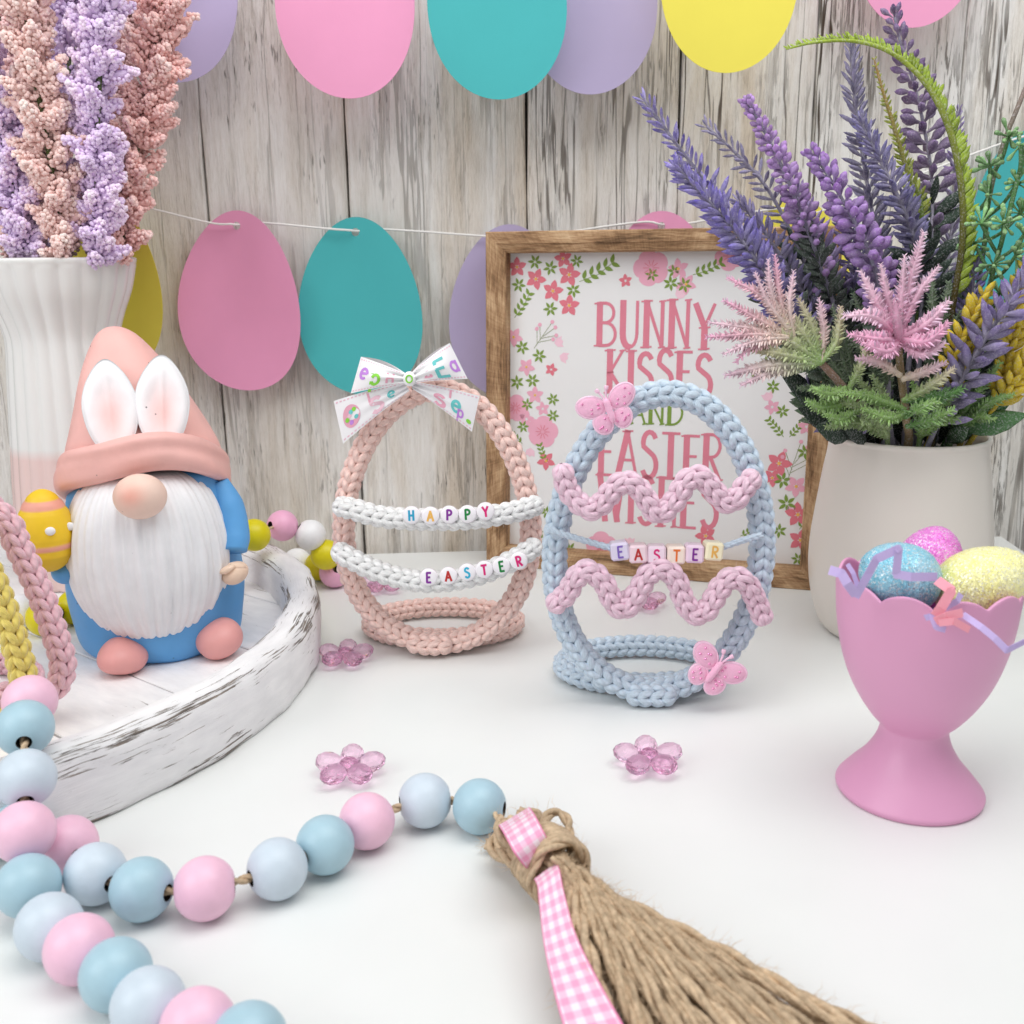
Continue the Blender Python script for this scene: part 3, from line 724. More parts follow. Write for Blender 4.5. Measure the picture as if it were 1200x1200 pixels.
def budsprig(c,a,L):
    mb=MB(); mb2=MB()
    for k,(f,s) in enumerate(((0.3,1),(0.45,-1),(0.6,1),(0.75,-1),(1,0.15),(0.9,-.4))):
        p=(c[0]+L*f*.55*cos(a),c[1]+L*f*.55*sin(a)); q=(p[0]+L*.5*cos(a+s*.7),p[1]+L*.5*sin(a+s*.7))
        V2,Q2=stroke_strip([c if k==4 else p,q],0.025); mb.add(np.array([sheetpt(u,v,0.001*k) for u,v in V2]),Q=Q2)
        t=np.linspace(0,2*pi,8)[:-1]; poly_print(mb2,np.stack([.10*np.cos(t),.10*np.sin(t)],1),q,0,0.01)
    mb.build('printed_bud_sprig',INK['stem'],sheet,smooth=False); mb2.build('printed_bud_sprig',INK['pink'],sheet,smooth=False)
def tulip(c,a,r=0.42):
    mb=MB(); poly_print(mb,[(0,.05*r),(0.3*r,.5*r),(1*r,.62*r),(.85*r,.3*r),(1.05*r,0.),(.85*r,-.3*r),(1*r,-.62*r),(.3*r,-.5*r),(0,-.05*r)],c,a,0.0); mb.build('printed_flower',INK['pale'],sheet,smooth=False)
K=0.0413
for x,y,r in ((621,352,11),(600,325,13),(628,328,14),(665,332,14),(668,357,13),(690,288,12)): pass
for px,py,r,m_ in [(606,313,12,'coral'),(628,327,13,'coral'),(667,322,14,'coral'),(648,341,13,'coral'),(667,358,13,'coral'),(733,329,8,'coral'),(660,303,11,'coral'),
   (617,430,11,'pink'),(646,433,8,'coral'),(602,395,12,'pink'),(627,463,11,'pink'),(636,479,9,'pink'),(617,491,10,'pink'),(795,315,12,'pink'),(804,333,12,'pink'),
   (913,543,15,'coral'),(933,570,13,'pink'),(935,603,15,'coral'),(905,560,11,'coral'),(938,633,14,'coral'),(700,652,12,'pink'),(640,540,12,'coral'),(612,560,12,'pink'),(827,628,13,'coral'),(905,477,9,'pink'),(945,500,10,'pink')]:
    flower(s2(px,py),r*K,m_,5,0.30,center='gold' if r>10 else None)
for px,py,r in [(627,307,9),(645,314,9),(608,334,9),(672,340,9),(645,362,9),(676,306,8),(612,407,9),(632,417,9),(606,448,9),(624,446,9),(648,468,8),(618,474,8),(648,487,8),(613,500,8),(786,332,9),(802,334,9),(764,322,8),
   (906,453,8),(917,482,8),(943,530,9),(917,563,10),(922,590,11),(913,622,9),(945,605,8),(668,643,9),(690,655,8),(640,600,8),(630,625,8),(790,318,8),(935,655,8),(900,600,8)]:
    flower(s2(px,py),r*K,'green',6,0.19)
for px,py,r in ((763,314,20),(636,506,19),(604,478,16),(705,641,19),(855,300,16)): blossom(s2(px,py),r*K)
for px,py,a,L in ((679,330,0.5,46),(603,372,1.0,34),(640,545,1.9,26),(612,520,2.4,26),(812,322,0.4,34),(880,445,0.9,28),(918,512,2.3,26),(925,512,0.9,24),(937,620,1.2,26),(650,640,2.6,26),(868,628,0.6,26)):
    sprig(s2(px,py),a,L*K)
for px,py,a,L in ((626,408,0.9,36),(922,565,1.25,46),(625,660,1.6,30)): budsprig(s2(px,py),a,L*K)
for px,py,a in ((650,402,0.2),(656,417,-.3),(622,525,-1.7),(902,470,2.0),(935,470,0.6),(922,600,.5),(795,350,1.2),(738,640,1.6)): tulip(s2(px,py),a)

# ================================================================== ROUND TRAY
TC=np.array([-22.9,36.2,0.0]); TR=15.4; TZ=2.4; TF=0.8
tray=thing('round_tray',TC,'round white distressed wooden tray with a thick worn rim','tray')
rp=[(TR-0.25,0.0),(TR-0.06,0.06),(TR,0.3),(TR+0.05,1.2),(TR+0.02,1.9),(TR-0.06,2.22),(TR-0.28,2.38),(TR-0.62,2.42),(TR-0.98,2.36),(TR-1.22,2.20),(TR-1.34,1.9),(TR-1.38,1.3),(TR-1.40,0.5)]
wearp=[1,.9,.35,0.1,.35,1.0,.75,.35,.4,.95,.5,.1,.2]
seg=220; a=np.linspace(0,2*pi,seg+1); V=[];U=[];Cc=[]; acc=0
for k,(r,z) in enumerate(rp):
    if k: acc+=sqrt((r-rp[k-1][0])**2+(z-rp[k-1][1])**2)
    for t in a:
        dz=0.04*sin(3*t+1)+0.03*sin(7*t); wob=0.03*sin(23*t+z*2)+0.02*sin(51*t)
        V.append(TC+np.array([(r+wob)*cos(t),(r+wob)*sin(t),z+dz*(z/2.4)])); U.append((t*TR,acc)); Cc.append((wearp[k],0,0))
mb=MB(); mb.add(V,Q=grid_faces(len(rp),seg+1)[:, ::-1],uv=U,col=Cc); mb.build('rim',M['tray'],tray)
# floor of boards laid side by side, cut to the circle
ba=radians(-38); bd=np.array([cos(ba),sin(ba),0]); bn=np.array([-sin(ba),cos(ba),0]); Rf=TR-1.36
bw=4.1
for i in range(-4,4):
    v0=i*bw+0.035; v1=(i+1)*bw-0.035
    v0c=max(v0,-Rf+.01); v1c=min(v1,Rf-.01)
    if v1c-v0c<0.3: continue
    n=24; V=[];U=[]; vs=np.linspace(v0c,v1c,n)
    topz=TF+rng.normal(0,0.015)
    for zz,ins in ((topz-0.3,0),(topz-0.03,0),(topz,0.035)):
        for s in (-1,1):
            for v in vs:
                vv=min(max(v,v0c+ins),v1c-ins); u=s*(sqrt(max(Rf**2-v*v,0))-0.0)
                V.append(TC+bd*u+bn*vv+np.array([0,0,zz])); U.append((u+i*37,vv))
    def row(l,s): return [l*2*n+s*n+k for k in range(n)]
    Q=[]
    A,B=row(2,0),row(2,1); Q+=[[A[k],B[k],B[k+1],A[k+1]] for k in range(n-1)]
    for l in (0,1):
        for s_ in (0,1):
            p,q=row(l,s_),row(l+1,s_); Q+=[[p[k],q[k],q[k+1],p[k+1]] if s_==0 else [p[k],p[k+1],q[k+1],q[k]] for k in range(n-1)]
        for kk,sw in ((0,1),(n-1,0)):
            p=[row(l,0)[kk],row(l,1)[kk],row(l+1,1)[kk],row(l+1,0)[kk]]; Q.append(p if sw else p[::-1])
    mb=MB(); mb.add(V,Q=Q,uv=U,col=np.tile((0.1,0,0),(len(V),1))); mb.build('floor_board',M['trayfloor'],tray,smooth=False)

# ================================================================== GARLAND BEADS
def bead_mesh(name,mat,r):
    hr=0.20*r/0.75; th0=math.asin(hr/r)
    th=np.linspace(th0,pi-th0,18); prof=[(hr*0.8,0.0),(hr*0.9,r*cos(th0)*0.55)]+[(hr,r*cos(th0)*0.96)]
    prof+= [(r*sin(t),r*cos(t)*0.985) for t in th[1:-1]]+[(hr,-r*cos(th0)*0.96),(hr*0.9,-r*cos(th0)*.55),(hr*0.8,0.0)]
    V,Q=lathe(prof,32); V=V[:,[2,1,0]]        # hole along x
    n=len(prof); mi=[]
    mb=MB(); Q=np.asarray(Q)
    ringi=(Q[:,0]//32); inner=(ringi<2)|(ringi>=n-3)
    mb.add(V,Q=Q[~inner]); mb.add(V,Q=Q[inner],m=1)
    return mb.mesh(name,[mat,M['hole']],True,np.zeros(3))
def dir_euler(d):
    d=norm(d); return (0,-math.asin(d[2]),atan2(d[1],d[0]))
def garland(thing_o,centers,cols,meshes,r):
    C_=np.array(centers); T=np.gradient(C_,axis=0)
    for i,(c,k) in enumerate(zip(C_,cols)): place_copy(meshes[k],'bead',thing_o,c,dir_euler(T[i]))
    return T
JC=srgb(220,194,162)
# spring garland behind the gnome: over the tray rim and across its floor
bk=[(298,627,3.35),(331,616,3.25),(364,627,2.75),(382,650,1.75),(392,671,0.72)]
cen=[at(x,y,z) for x,y,z in bk]
G=thing('bead_garland',cen[1],'yellow, pink and white bead garland draped over the tray rim behind the gnome','garland')
bm={k:bead_mesh('bead_'+k,M['b_'+k],0.72) for k in ('yellow','rose','white')}
last=cen[-1]; first=cen[0]
more=[last+np.array([-0.9,1.05,0.02]),last+np.array([-2.1,1.6,0.02])]
inner=[first+np.array([-1.25,-0.55,-0.55]),first+np.array([-2.4,-1.3,-1.2]),first+np.array([-3.4,-2.2,-1.72])]
left=[at(52,724,1.52),at(22,717,1.52),at(-10,716,1.52),at(-46,722,1.52)]
path=more[::-1]+cen[::-1]+inner
cols=['white','yellow']+['rose','yellow','white','rose','yellow']+['white','rose','yellow']
garland(G,path,cols,bm,0.72)
mid=catmull([inner[-1],np.array([-16.5,41.8,1.52]),left[0]],6)
step=resample(mid,1.44)[1:-1]
allp=list(path)+list(step)+left
garland(G,list(step)+left,(['white','rose','yellow']*4)[:len(step)]+['yellow','white','yellow','rose'],bm,0.72)
garland(G,[at(6,642,5.6),at(-24,655,4.6)],['yellow','white'],bm,0.72) if False else None
V,Q,Pp,uv=tube(resample(catmull(allp,6),0.2),0.07,6); mb=MB(); mb.add(V,Q=Q,P=Pp,col=JC); mb.build('twine',M['jute'],G)

# front garland
gb={k:bead_mesh('bead_'+k,M['b_'+k],0.745) for k in ('pink','blue','light')}
A_=[(562,945,'blue'),(498,938,'light'),(430,962,'pink'),(381,990,'blue'),(325,1018,'light'),(240,1041,'pink'),(166,1042,'blue'),(112,1024,'light'),(80,990,'pink')]
A3=[at(x,y,0.75) for x,y,_ in A_]
Bx=[(35,822,3.15,'pink'),(29,853,3.2,'blue'),(30,912,2.55,'light'),(28,975,1.75,'pink'),(33,1038,.95,'blue'),(58,1086,.75,'light'),(93,1112,.75,'pink'),(136,1142,.75,'blue'),(174,1178,.75,'light'),(232,1204,.75,'pink'),(292,1222,.75,'blue')]
B3=[at(x,y,z) for x,y,z,_ in Bx]
FG=thing('bead_garland',A3[0],'pink and blue wooden bead garland ending in a jute tassel on the white table','garland')
garland(FG,A3,[c for _,_,c in A_],gb,.745); garland(FG,B3,[c for *_,c in Bx],gb,.745)
tail=[A3[-1]+np.array([-1.5,.5,.1]),A3[-1]+np.array([-2.9,.6,0.0])]
garland(FG,tail,['blue','light'],gb,.745)
def twine_strand(mb,P,r,turns=2.2,ply=2,seg=6,fuzz=0,base=JC,parallel=True):
    D=resample(P,0.09); T,N,B=frames(D,(0.3,-1,0.4),False,parallel); L=np.arange(len(D))*0.09
    shade=rng.uniform(0.82,1.12)
    for k in range(ply):
        ph=2*pi*k/ply+turns*2*pi*L/ (r*14)
        H=D+0.5*r*(np.cos(ph)[:,None]*N+np.sin(ph)[:,None]*B)
        V,Q,Pp,uv=tube(H,r*0.62,seg); n=len(V)
        c=np.array(base)*shade*(0.9+0.2*rng.random((n,1)))
        mb.add(V,Q=Q,P=Pp,col=np.clip(c,0,1))
def fuzz_hairs(mb,P,r,n,L=(0.25,0.7),base=JC):
    P=np.asarray(P); i=rng.integers(0,len(P),n); d=norm(rng.normal(0,1,(n,3))+np.array([0,0,0.25])); p0=P[i]+d*r*0.9
    T=norm(np.gradient(P,axis=0))[i]
    ln=rng.uniform(L[0],L[1],n)[:,None]; dd=norm(d*0.6+T*rng.uniform(-0.3,1.2,(n,1))+rng.normal(0,.25,(n,3)))
    p1=p0+dd*ln*0.5+rng.normal(0,.03,(n,3)); p2=p0+dd*ln+rng.normal(0,0.08,(n,3)); w=0.005
    s=norm(np.cross(dd,rng.normal(0,1,(n,3))))*w; s2_=norm(np.cross(dd,s))*w
    V=np.stack([p0+s,p0-s,p0+s2_,p1+s,p1-s,p1+s2_,p2],1).reshape(-1,3); b=(np.arange(n)*7)[:,None]
    q=np.concatenate([b+np.array([[0,1,4,3]]),b+np.array([[1,2,5,4]]),b+np.array([[2,0,3,5]])]); t=np.concatenate([b+np.array([[3,4,6]]),b+np.array([[4,5,6]]),b+np.array([[5,3,6]])])
    ok=V.reshape(n,7,3)[:,:,2].min(1)>0.01
    mb.add(V,Q=q,T=t,col=np.clip(np.array(base)*1.25,0,1))
mb=MB(); tw=catmull([at(640,1008,1.0),at(606,976,0.95),A3[0]]+A3[1:]+tail,6); twine_strand(mb,tw,0.11,2.0)
tw2=catmull(B3,6); twine_strand(mb,tw2,0.11,2.0); mb.build('twine',M['jute'],FG)
# tassel
K0=at(606,972,0.95); K1=at(640,1012,1.0)                      # head loop and binding
dirT=norm(at(850,1230,0.4)-K1); 
mb=MB(); spine=[]
ends=[(700,1330),(718,1320),(735,1315),(765,1310),(800,1300),(830,1300),(865,1295),(900,1290),(935,1285),(970,1280),(1005,1272),(1045,1262),(1085,1255),(1120,1248)]
side=norm(np.array([-dirT[1],dirT[0],0]))
bundle=[]
def tassel_strand(f,lay):
    """f 0..1 across the fan (0 = ribbon side), lay 0..2 height layer"""
    e=np.array([np.interp(f*13,range(14),[q[0] for q in ends]),np.interp(f*13,range(14),[q[1] for q in ends])])
    zt=[0.22,0.55,0.85][lay]*rng.uniform(.85,1.1)
    pe=at(e[0]+rng.normal(0,14),e[1],zt*0.75)
    off=(f-0.5)
    p0=K1+side*off*-0.85*1.0+np.array([0,0,0.15+0.36*(lay-1)*sqrt(max(0,1-(2*off)**2))])
    p0a=p0-dirT*0.9+np.array([0,0,0.05]); 
    m1=p0*0.80+pe*0.20+np.array([0,0,0.10])+side*rng.normal(0,.05); m2=p0*0.45+pe*0.55+side*rng.normal(0,.13)+np.array([0,0,[0.0,0.1,0.22][lay]+rng.normal(0,.05)])
    for q in (m1,m2,pe): q[2]=max(q[2],0.17)
    return catmull([p0a,p0,m1,m2,pe],10)
nst=[(0,26),(1,25),(2,19)]
# which side is the ribbon side?
if (at(700,1200,0)-at(900,1200,0))@side>0: side=-side
for lay,n in nst:
    for k in range(n):
        f=(k+0.5)/n*([1.0,0.95,0.72][lay])+[0,0.02,0.15][lay]+rng.normal(0,.012)
        bundle.append(tassel_strand(min(max(f,0),1),lay))
tas=[]
for P in bundle:
    sm=MB(); twine_strand(sm,P,0.125*rng.uniform(.8,1.2),0.95,2,6); tas.append(sm)
# binding wraps
tm=MB(); C_w=K1+dirT*0.22+np.array([0,0,.12])
upv=np.array([0,0,1.]); 
for k in range(7):
    t=np.linspace(0,2*pi,40); o_=(k-3)*0.115
    P=C_w[None]+dirT[None]*(o_+0.09*np.cos(t)[:,None])+side[None]*0.72*np.cos(t)[:,None]+upv[None]*0.78*np.sin(t)[:,None]+rng.normal(0,.01,3)
    P[:,2]=np.maximum(P[:,2],0.1); twine_strand(tm,P,0.13,1.3)
# head: loops of twine between the last bead and the binding
hl_=[]
for k in range(9):
    a_=rng.uniform(-0.55,0.55); up_=rng.uniform(-.35,.22)
    p0=K1-dirT*0.2+side*a_*0.9+np.array([0,0,up_*.6]); p1=K0+side*a_*1.5+np.array([0,0,up_]); p2=K0-dirT*0.35+side*a_*0.6+np.array([0,0,up_*1.1+.05])
    for q in(p0,p1,p2): q[2]=max(q[2],0.2)
    P=catmull([p0,p1,p2],8); twine_strand(tm,P,0.15,1.4); hl_.append(P)
# open loop on the far side, frayed end on the near side
lp=[at(628,985,1.2),at(640,958,1.35),at(655,952,1.3),at(667,966,1.2),at(664,985,1.1),at(650,998,1.1)]
P=catmull(lp,8); twine_strand(tm,P,0.13,1.4); hl_.append(P)
fr=[at(632,1012,.6),at(605,1000,.45),at(585,992,.3),at(570,989,.25)]; P=catmull(fr,8); twine_strand(tm,P,0.15,1.4); hl_.append(P)
fr2=[at(650,1015,1.35),at(680,1030,1.3),at(705,1046,1.2)]; P2=catmull(fr2,8)
for k in range(3): twine_strand(tm,P2+rng.normal(0,.07,3),0.11,1.4)
tassel=tm.build('tassel',M['jute'],FG)
for sm in tas: sm.build('tassel_strand',M['jute'],tassel)
fm=MB()
for P in bundle: fuzz_hairs(fm,resample(P,.1),0.18,110,(0.15,0.5))
for P in hl_: fuzz_hairs(fm,resample(P,.1),0.14,26,(0.15,0.45))
ring=np.stack([C_w+side*.68*cos(t)+upv*.6*sin(t) for t in np.linspace(0,pi,20)]); fuzz_hairs(fm,ring,0.1,120,(0.15,.5))
fuzz_hairs(fm,P2[-4:],0.1,160,(0.2,.5)); fuzz_hairs(fm,fr_end:=resample(catmull(fr,8),.1)[-4:],0.1,70,(0.15,.4))
fo=fm.build('jute_fuzz',M['jute'],tassel); tag(fo,kind='stuff')
# gingham ribbon: loop over the head, through the binding, then a long tail
def strip(mb,Lp,Rp,n=10,uv0=0.0,wid=1.0,thick=0.02):
    A=catmull(Lp,n); B=catmull(Rp,n); m=len(A); f=np.linspace(0,1,9)
    V=(A[:,None]*(1-f)[None,:,None]+B[:,None]*f[None,:,None])
    Lc=np.concatenate([[0],np.cumsum(np.linalg.norm(np.diff((A+B)/2,axis=0),axis=1))])
    uv=np.stack(np.broadcast_arrays(Lc[:,None]+uv0,f[None]),-1).reshape(-1,2)
    nrm=norm(np.cross(np.gradient(V,axis=0),np.gradient(V,axis=1)))
    V2=V-nrm*thick
    k=m*9; g=grid_faces(m,9)
    mb.add(np.concatenate([V.reshape(-1,3),V2.reshape(-1,3)]),Q=np.vstack([g,g[:, ::-1]+k]),uv=np.vstack([uv,uv]))
    return A,B
rb=MB()
strip(rb,[at(588,976,.55),at(584,967,1.3),at(591,978,1.95),at(602,998,2.0),at(612,1012,1.65),at(617,1018,1.35)],[at(629,966,.6),at(620,946,1.35),at(627,955,2.0),at(637,974,2.05),at(645,988,1.7),at(648,996,1.4)])
strip(rb,[at(626,1030,1.35),at(630,1040,1.62),at(632,1060,1.5),at(638,1110,1.3),at(650,1165,1.2),at(668,1230,1.15),at(690,1310,1.1)],[at(652,1010,1.4),at(656,1020,1.68),at(661,1045,1.6),at(675,1095,1.45),at(702,1150,1.4),at(738,1215,1.35),at(775,1295,1.3)],uv0=5)
rbo=rb.build('gingham_ribbon',M['gingham'],FG); rbo['label']='pink and white gingham ribbon looped through the tassel'

# ================================================================== PINK KNITTED EGG WITH BOW
R_=0.47
def knit_part(name,P,R,mat,parent,**k):
    mb=MB(); knit(mb,P,R,**k); return mb.build(name,mat,parent)
def ring_path(c,r,n=64,z=None,ry=None):
    t=np.linspace(0,2*pi,n,endpoint=False); return np.stack([c[0]+r*np.cos(t),c[1]+(ry or r)*np.sin(t),np.full(n,c[2] if z is None else z)],1)
PY=37.9
pe=thing('knitted_egg',(-2.9,PY,0),'salmon pink knitted egg outline with a bow and white HAPPY EASTER bands','knitted egg','knitted egg ornaments')
xc=(-6.54+1.04)/2
lp=egg_loop(xc-0.1,PY,0.48,7.8-2*R_+0.25,11.05-2*R_-0.15,0.12,tilt=-0.03,lean=-0.0)
knit_part('egg_cord',lp,R_,M['y_pink'],pe,closed=True,flip=-1)
# base ring: leaves the loop at the bottom and lies round behind
rc=np.array([xc-0.15,PY+2.45,0.46]); 
t=np.linspace(-pi/2-0.05,1.5*pi+0.05,80); base=np.stack([rc[0]+3.0*np.cos(t),rc[1]+1.9*np.sin(t),np.full(80,0.46)],1)
base[:,1]-=np.clip((np.abs(np.linspace(-1,1,80))-0.93)/0.07,0,1)*0.0
knit_part('base_cord',base,R_-0.03,M['y_pink'],pe,hint=(0,0,1))
tip=catmull([lp[4]+np.array([-1.6,-.55,-.02]),lp[2]+np.array([-.2,-.72,-.1]),lp[2]+np.array([.75,-.66,-.02])],10); tip[:,2]=np.maximum(tip[:,2],0.45)
P=catmull([aty(478,752,PY-.25),aty(500,755,PY-.32),aty(528,755,PY-.35)],10); P[:,2]=np.maximum(P[:,2],0.46)
knit_part('overlap_cord',P,R_-0.02,M['y_pink'],pe)
def front(px,py,d): return aty(px,py,PY-d)
w1=catmull([front(394,592,.55),front(415,597,.95),front(450,606,1.0),front(500,609,1.0),front(550,608,1.0),front(600,600,.95),front(634,590,.55)],10)
w2=catmull([front(393,643,.55),front(412,655,.95),front(450,672,1.0),front(500,682,1.0),front(555,675,1.0),front(600,657,.95),front(632,637,.55)],10)
for w in (w1,w2): knit_part('white_band',w,0.44,M['y_white'],pe,pitch=0.40)
def disc_bead(parent,c,ch,mat,r=0.335,th=0.30,tilt=0.0,face=(0,-1,0.12)):
    """round letter bead, flat face to the front"""
    f=norm(face); xr=norm(np.cross(f,[0,0,1]))*-1; xr=norm(np.cross([0,0,1],f)); 
    if xr[0]<0: xr=-xr
    u=np.cross(f,xr); 
    if u[2]<0: u=-u
    xr,u=xr*cos(tilt)+u*sin(tilt),u*cos(tilt)-xr*sin(tilt)
    prof=[(0.0,th/2),(r*0.78,th/2),(r*0.93,th/2-0.03),(r,th/2-0.09),(r,-th/2+.09),(r*0.9,-th/2),(0,-th/2)]
    V,Q=lathe(prof,28); W=c+V[:,0:1]*xr+V[:,1:2]*u+V[:,2:3]*f
    mb=MB(); mb.add(W,Q=Q); o=mb.build('letter_bead',M['lbead'],parent,sharp=50)
    lm=MB(); hgt=0.36; wl=GL[ch][0]*hgt*0.95
    letter(lm,ch,lambda x,y,l:c+xr*(x-wl/2)+u*(y-hgt/2)+f*(th/2+0.006+l),0.078,uniform=True,xs=hgt*0.95,ys=hgt)
    lm.build('letter',mat,o,smooth=False)
for (px,py),ch,mt,tl in zip(((482.4,603.5),(504.6,604.2),(526.6,603),(548,602.4),(569,599)),'HAPPY',('blue','gold','purple','leaf','magenta'),(0.03,0,0.0,.05,.12)):
    disc_bead(pe,aty(px,py,PY-1.32),ch,INK[mt],tilt=tl)
for (px,py),ch,mt,tl in zip(((502.5,676),(525.6,674.4),(547.6,670.4),(567.5,667.2),(587.6,663),(608,657)),'EASTER',('purple','red','cyan','magenta','leaf','magenta'),(0.0,0.06,.1,.12,.16,.25)):
    disc_bead(pe,aty(px,py,PY-1.32),ch,INK[mt],tilt=tl)
# bow
def bow_surface(kn0,kn1,o0,o1,bulge,n=16,curlz=0.0):
    """ribbon from the knot edge (kn0 top, kn1 bottom) to the outer edge (o0 top,o1 bottom); returns S(u,v)"""
    kn0,kn1,o0,o1=[np.asarray(q,float) for q in (kn0,kn1,o0,o1)]
    def S(u,v,lift=0.0):
        a=kn0*(1-u)+o0*u; b=kn1*(1-u)+o1*u; p=a*(1-v)+b*v
        return p+np.array([0,-1,0])*(bulge*np.sin(pi*u)*(0.5+0.5*np.sin(pi*v))+0.10*(1-u)**2*np.sin(v*pi*5)+lift)+np.array([0,0,curlz*np.sin(pi*u)])
    return S
def surf_mesh(mb,S,nu=20,nv=14,thick=0.025,back=None):
    V=np.array([[S(u,v) for v in np.linspace(0,1,nv)] for u in np.linspace(0,1,nu)])
    V2=np.array([[(S if back is None else back)(u,v,-thick if back is None else 0) for v in np.linspace(0,1,nv)] for u in np.linspace(0,1,nu)])
    k=nu*nv; g=grid_faces(nu,nv)
    Q=[g,g[:, ::-1]+k]
    mb.add(np.concatenate([V.reshape(-1,3),V2.reshape(-1,3)]),Q=np.vstack(Q))
YB=PY-0.62
B_=lambda x,y,d=0:aty(x,y,YB-d)
specs={'tail':[((474,448),(480,458),(391,470),(402,520),.15,.20,'bow_tail'),((478,446),(484,456),(562,464),(553,506),.15,.20,'bow_tail')],
       'loop':[((476,438),(477,449),(423,418),(411,461),.45,.42,'bow_loop'),((482,437),(482,449),(527,402),(548,444),.45,.42,'bow_loop')]}
SURF=[]
for kind in ('tail','loop'):
    for (a,b_,c,d,bul,dd,nm) in specs[kind]:
        S=bow_surface(B_(*a,.35+dd*.5),B_(*b_,.35+dd*.5),B_(*c,dd-.1),B_(*d,dd-.1),bul,curlz=0.05)
        mb=MB()
        if kind=='loop':
            Sb=bow_surface(B_(*a,.15),B_(*b_,.15),B_(*c,dd-.12),B_(*d,dd-.12),-0.45,curlz=0.12)
            surf_mesh(mb,S,back=Sb)
        else: surf_mesh(mb,S)
        o=mb.build(nm,M['ribbon'],pe); SURF.append((S,o))
kn=aty(480,444,YB-.62); V,Q=ellipsoid(kn,(0.24,0.20,0.27)); mb=MB(); mb.add(V,Q=Q); knot=mb.build('bow_knot',M['ribbon'],pe)
def motif(S,o,ch,u,v,su,sv,mat,th=0.05,flipu=False,rot=0.0):
    mb=MB(); w=GL[ch][0]
    def f3(x,y,l):
        xx=(x-w/2)*cos(rot)-(y-.5)*sin(rot); yy=(x-w/2)*sin(rot)+(y-.5)*cos(rot)
        return S(u+(-1 if flipu else 1)*xx*su, v-yy*sv, 0.012+l)
    letter(mb,ch,f3,0.16,uniform=True,sub=2,eps=0.002); mb.build('printed_motif',INK[mat],o,smooth=False)
def motif_egg(S,o,u,v,ru,rv,mat,lift=0.012):
    t=np.linspace(0,2*pi,25)[:-1]; mb=MB(); mb.add(np.array([S(u+ru*cos(q),v+rv*sin(q),lift) for q in t]),P=[list(range(24))]); mb.build('printed_motif',INK[mat],o,smooth=False)
tl,tr,ll,lr=SURF
motif(*tl,'s',.44,.45,.38,.85,'pale',flipu=True); motif(*tl,'e',.22,.40,.2,.55,'mint',flipu=True); motif(*tl,'I',.52,.25,.2,.3,'pink',flipu=True)
motif_egg(*tl,.80,.52,.125,.30,'pink'); 
for q,(du,dv,c) in enumerate(((0,-.1,'mint'),(.07,.05,'lime'),(-.06,.08,'mint'),(0.02,.16,'violet'),(-.05,-.14,'lime'),(.03,-.02,'pale'))): motif_egg(*tl,.80+du,.52+dv,.03,.06,c,.016)
motif(*tr,'s',.45,.5,.38,.75,'pink'); motif(*tr,'e',.70,.45,.28,.62,'mint'); motif(*tr,'p',.78,.65,.18,.4,'violet'); motif(*tr,'I',.6,.2,.2,.3,'pink'); motif_egg(*tr,.92,.8,.04,.06,'lime')
motif(*ll,'p',.58,.5,.36,.70,'lime',flipu=True); motif(*ll,'e',.83,.35,.34,.5,'violet',flipu=True); motif(*ll,'H',.3,.55,.25,.5,'pink',flipu=True)
motif(*lr,'E',.62,.55,.45,.62,'mint'); motif(*lr,'a',.88,.5,.25,.5,'violet'); motif(*lr,'A',.35,.7,.3,.5,'pink')
t=np.linspace(0,2*pi,20); mb=MB(); V,Q,Pp,uv=tube(np.stack([kn[0]+.11*np.cos(t),np.full(20,kn[1]-.19),kn[2]+.02+.13*np.sin(t)],1),0.03,6); mb.add(V,Q=Q,P=Pp); mb.build('printed_motif',INK['lime'],knot)
# dashed stitches along the ribbon edges
for S,o in SURF:
    mb=MB()
    for v in (0.06,0.94):
        for u in np.arange(.12,.95,.055):
            q=np.array([S(u,v-.018,.01),S(u+.032,v-.018,.01),S(u+.032,v+.018,.01),S(u,v+.018,.01)]); mb.add(q,Q=[[0,1,2,3]])
    mb.build('printed_motif',INK['pale'],o,smooth=False)

# ================================================================== BLUE KNITTED EGG
BY=33.2
be=thing('knitted_egg',(4.8,BY,0),'pale blue knitted egg outline with pink zigzag cords and two butterfly patches','knitted egg','knitted egg ornaments')
lp=egg_loop(4.92,BY,0.48,7.75-2*R_+0.15,11.35-2*R_-0.05,0.07,tilt=-0.04)
knit_part('egg_cord',lp,R_+0.01,M['y_blue'],be,closed=True,flip=-1)
rc=np.array([4.75,BY+2.4,0.46]); t=np.linspace(-pi/2-0.05,1.5*pi+0.05,80); base=np.stack([rc[0]+2.9*np.cos(t),rc[1]+1.85*np.sin(t),np.full(80,.46)],1)
knit_part('base_cord',base,R_-0.03,M['y_blue'],be,hint=(0,0,1))
P=catmull([aty(735,813,BY-.25),aty(760,817,BY-.32),aty(790,816,BY-.35)],10); P[:,2]=np.maximum(P[:,2],0.46)
knit_part('overlap_cord',P,R_-0.01,M['y_blue'],be)
z1=[(658,545),(666,575),(688,596),(705,590),(724,568),(743,567),(758,586),(772,602),(792,585),(804,564),(821,558),(835,573),(850,588),(864,583),(876,566),(888,556)]
z2=[(644,713),(663,697),(678,674),(692,669),(709,685),(719,707),(734,712),(748,693),(760,673),(777,666),(792,678),(801,703),(813,719),(830,713),(842,692),(857,677),(874,682),(886,704),(896,730)]
def zz(pts,dm): return catmull([aty(x,y,BY-(dm if 1<i<len(pts)-2 else dm*.8)) for i,(x,y) in enumerate(pts)],6)
knit_part('zigzag_cord',zz(z1,.95),0.41,M['y_rose'],be,pitch=.42); knit_part('zigzag_cord',zz(z2,.95),0.41,M['y_rose'],be,pitch=.42)
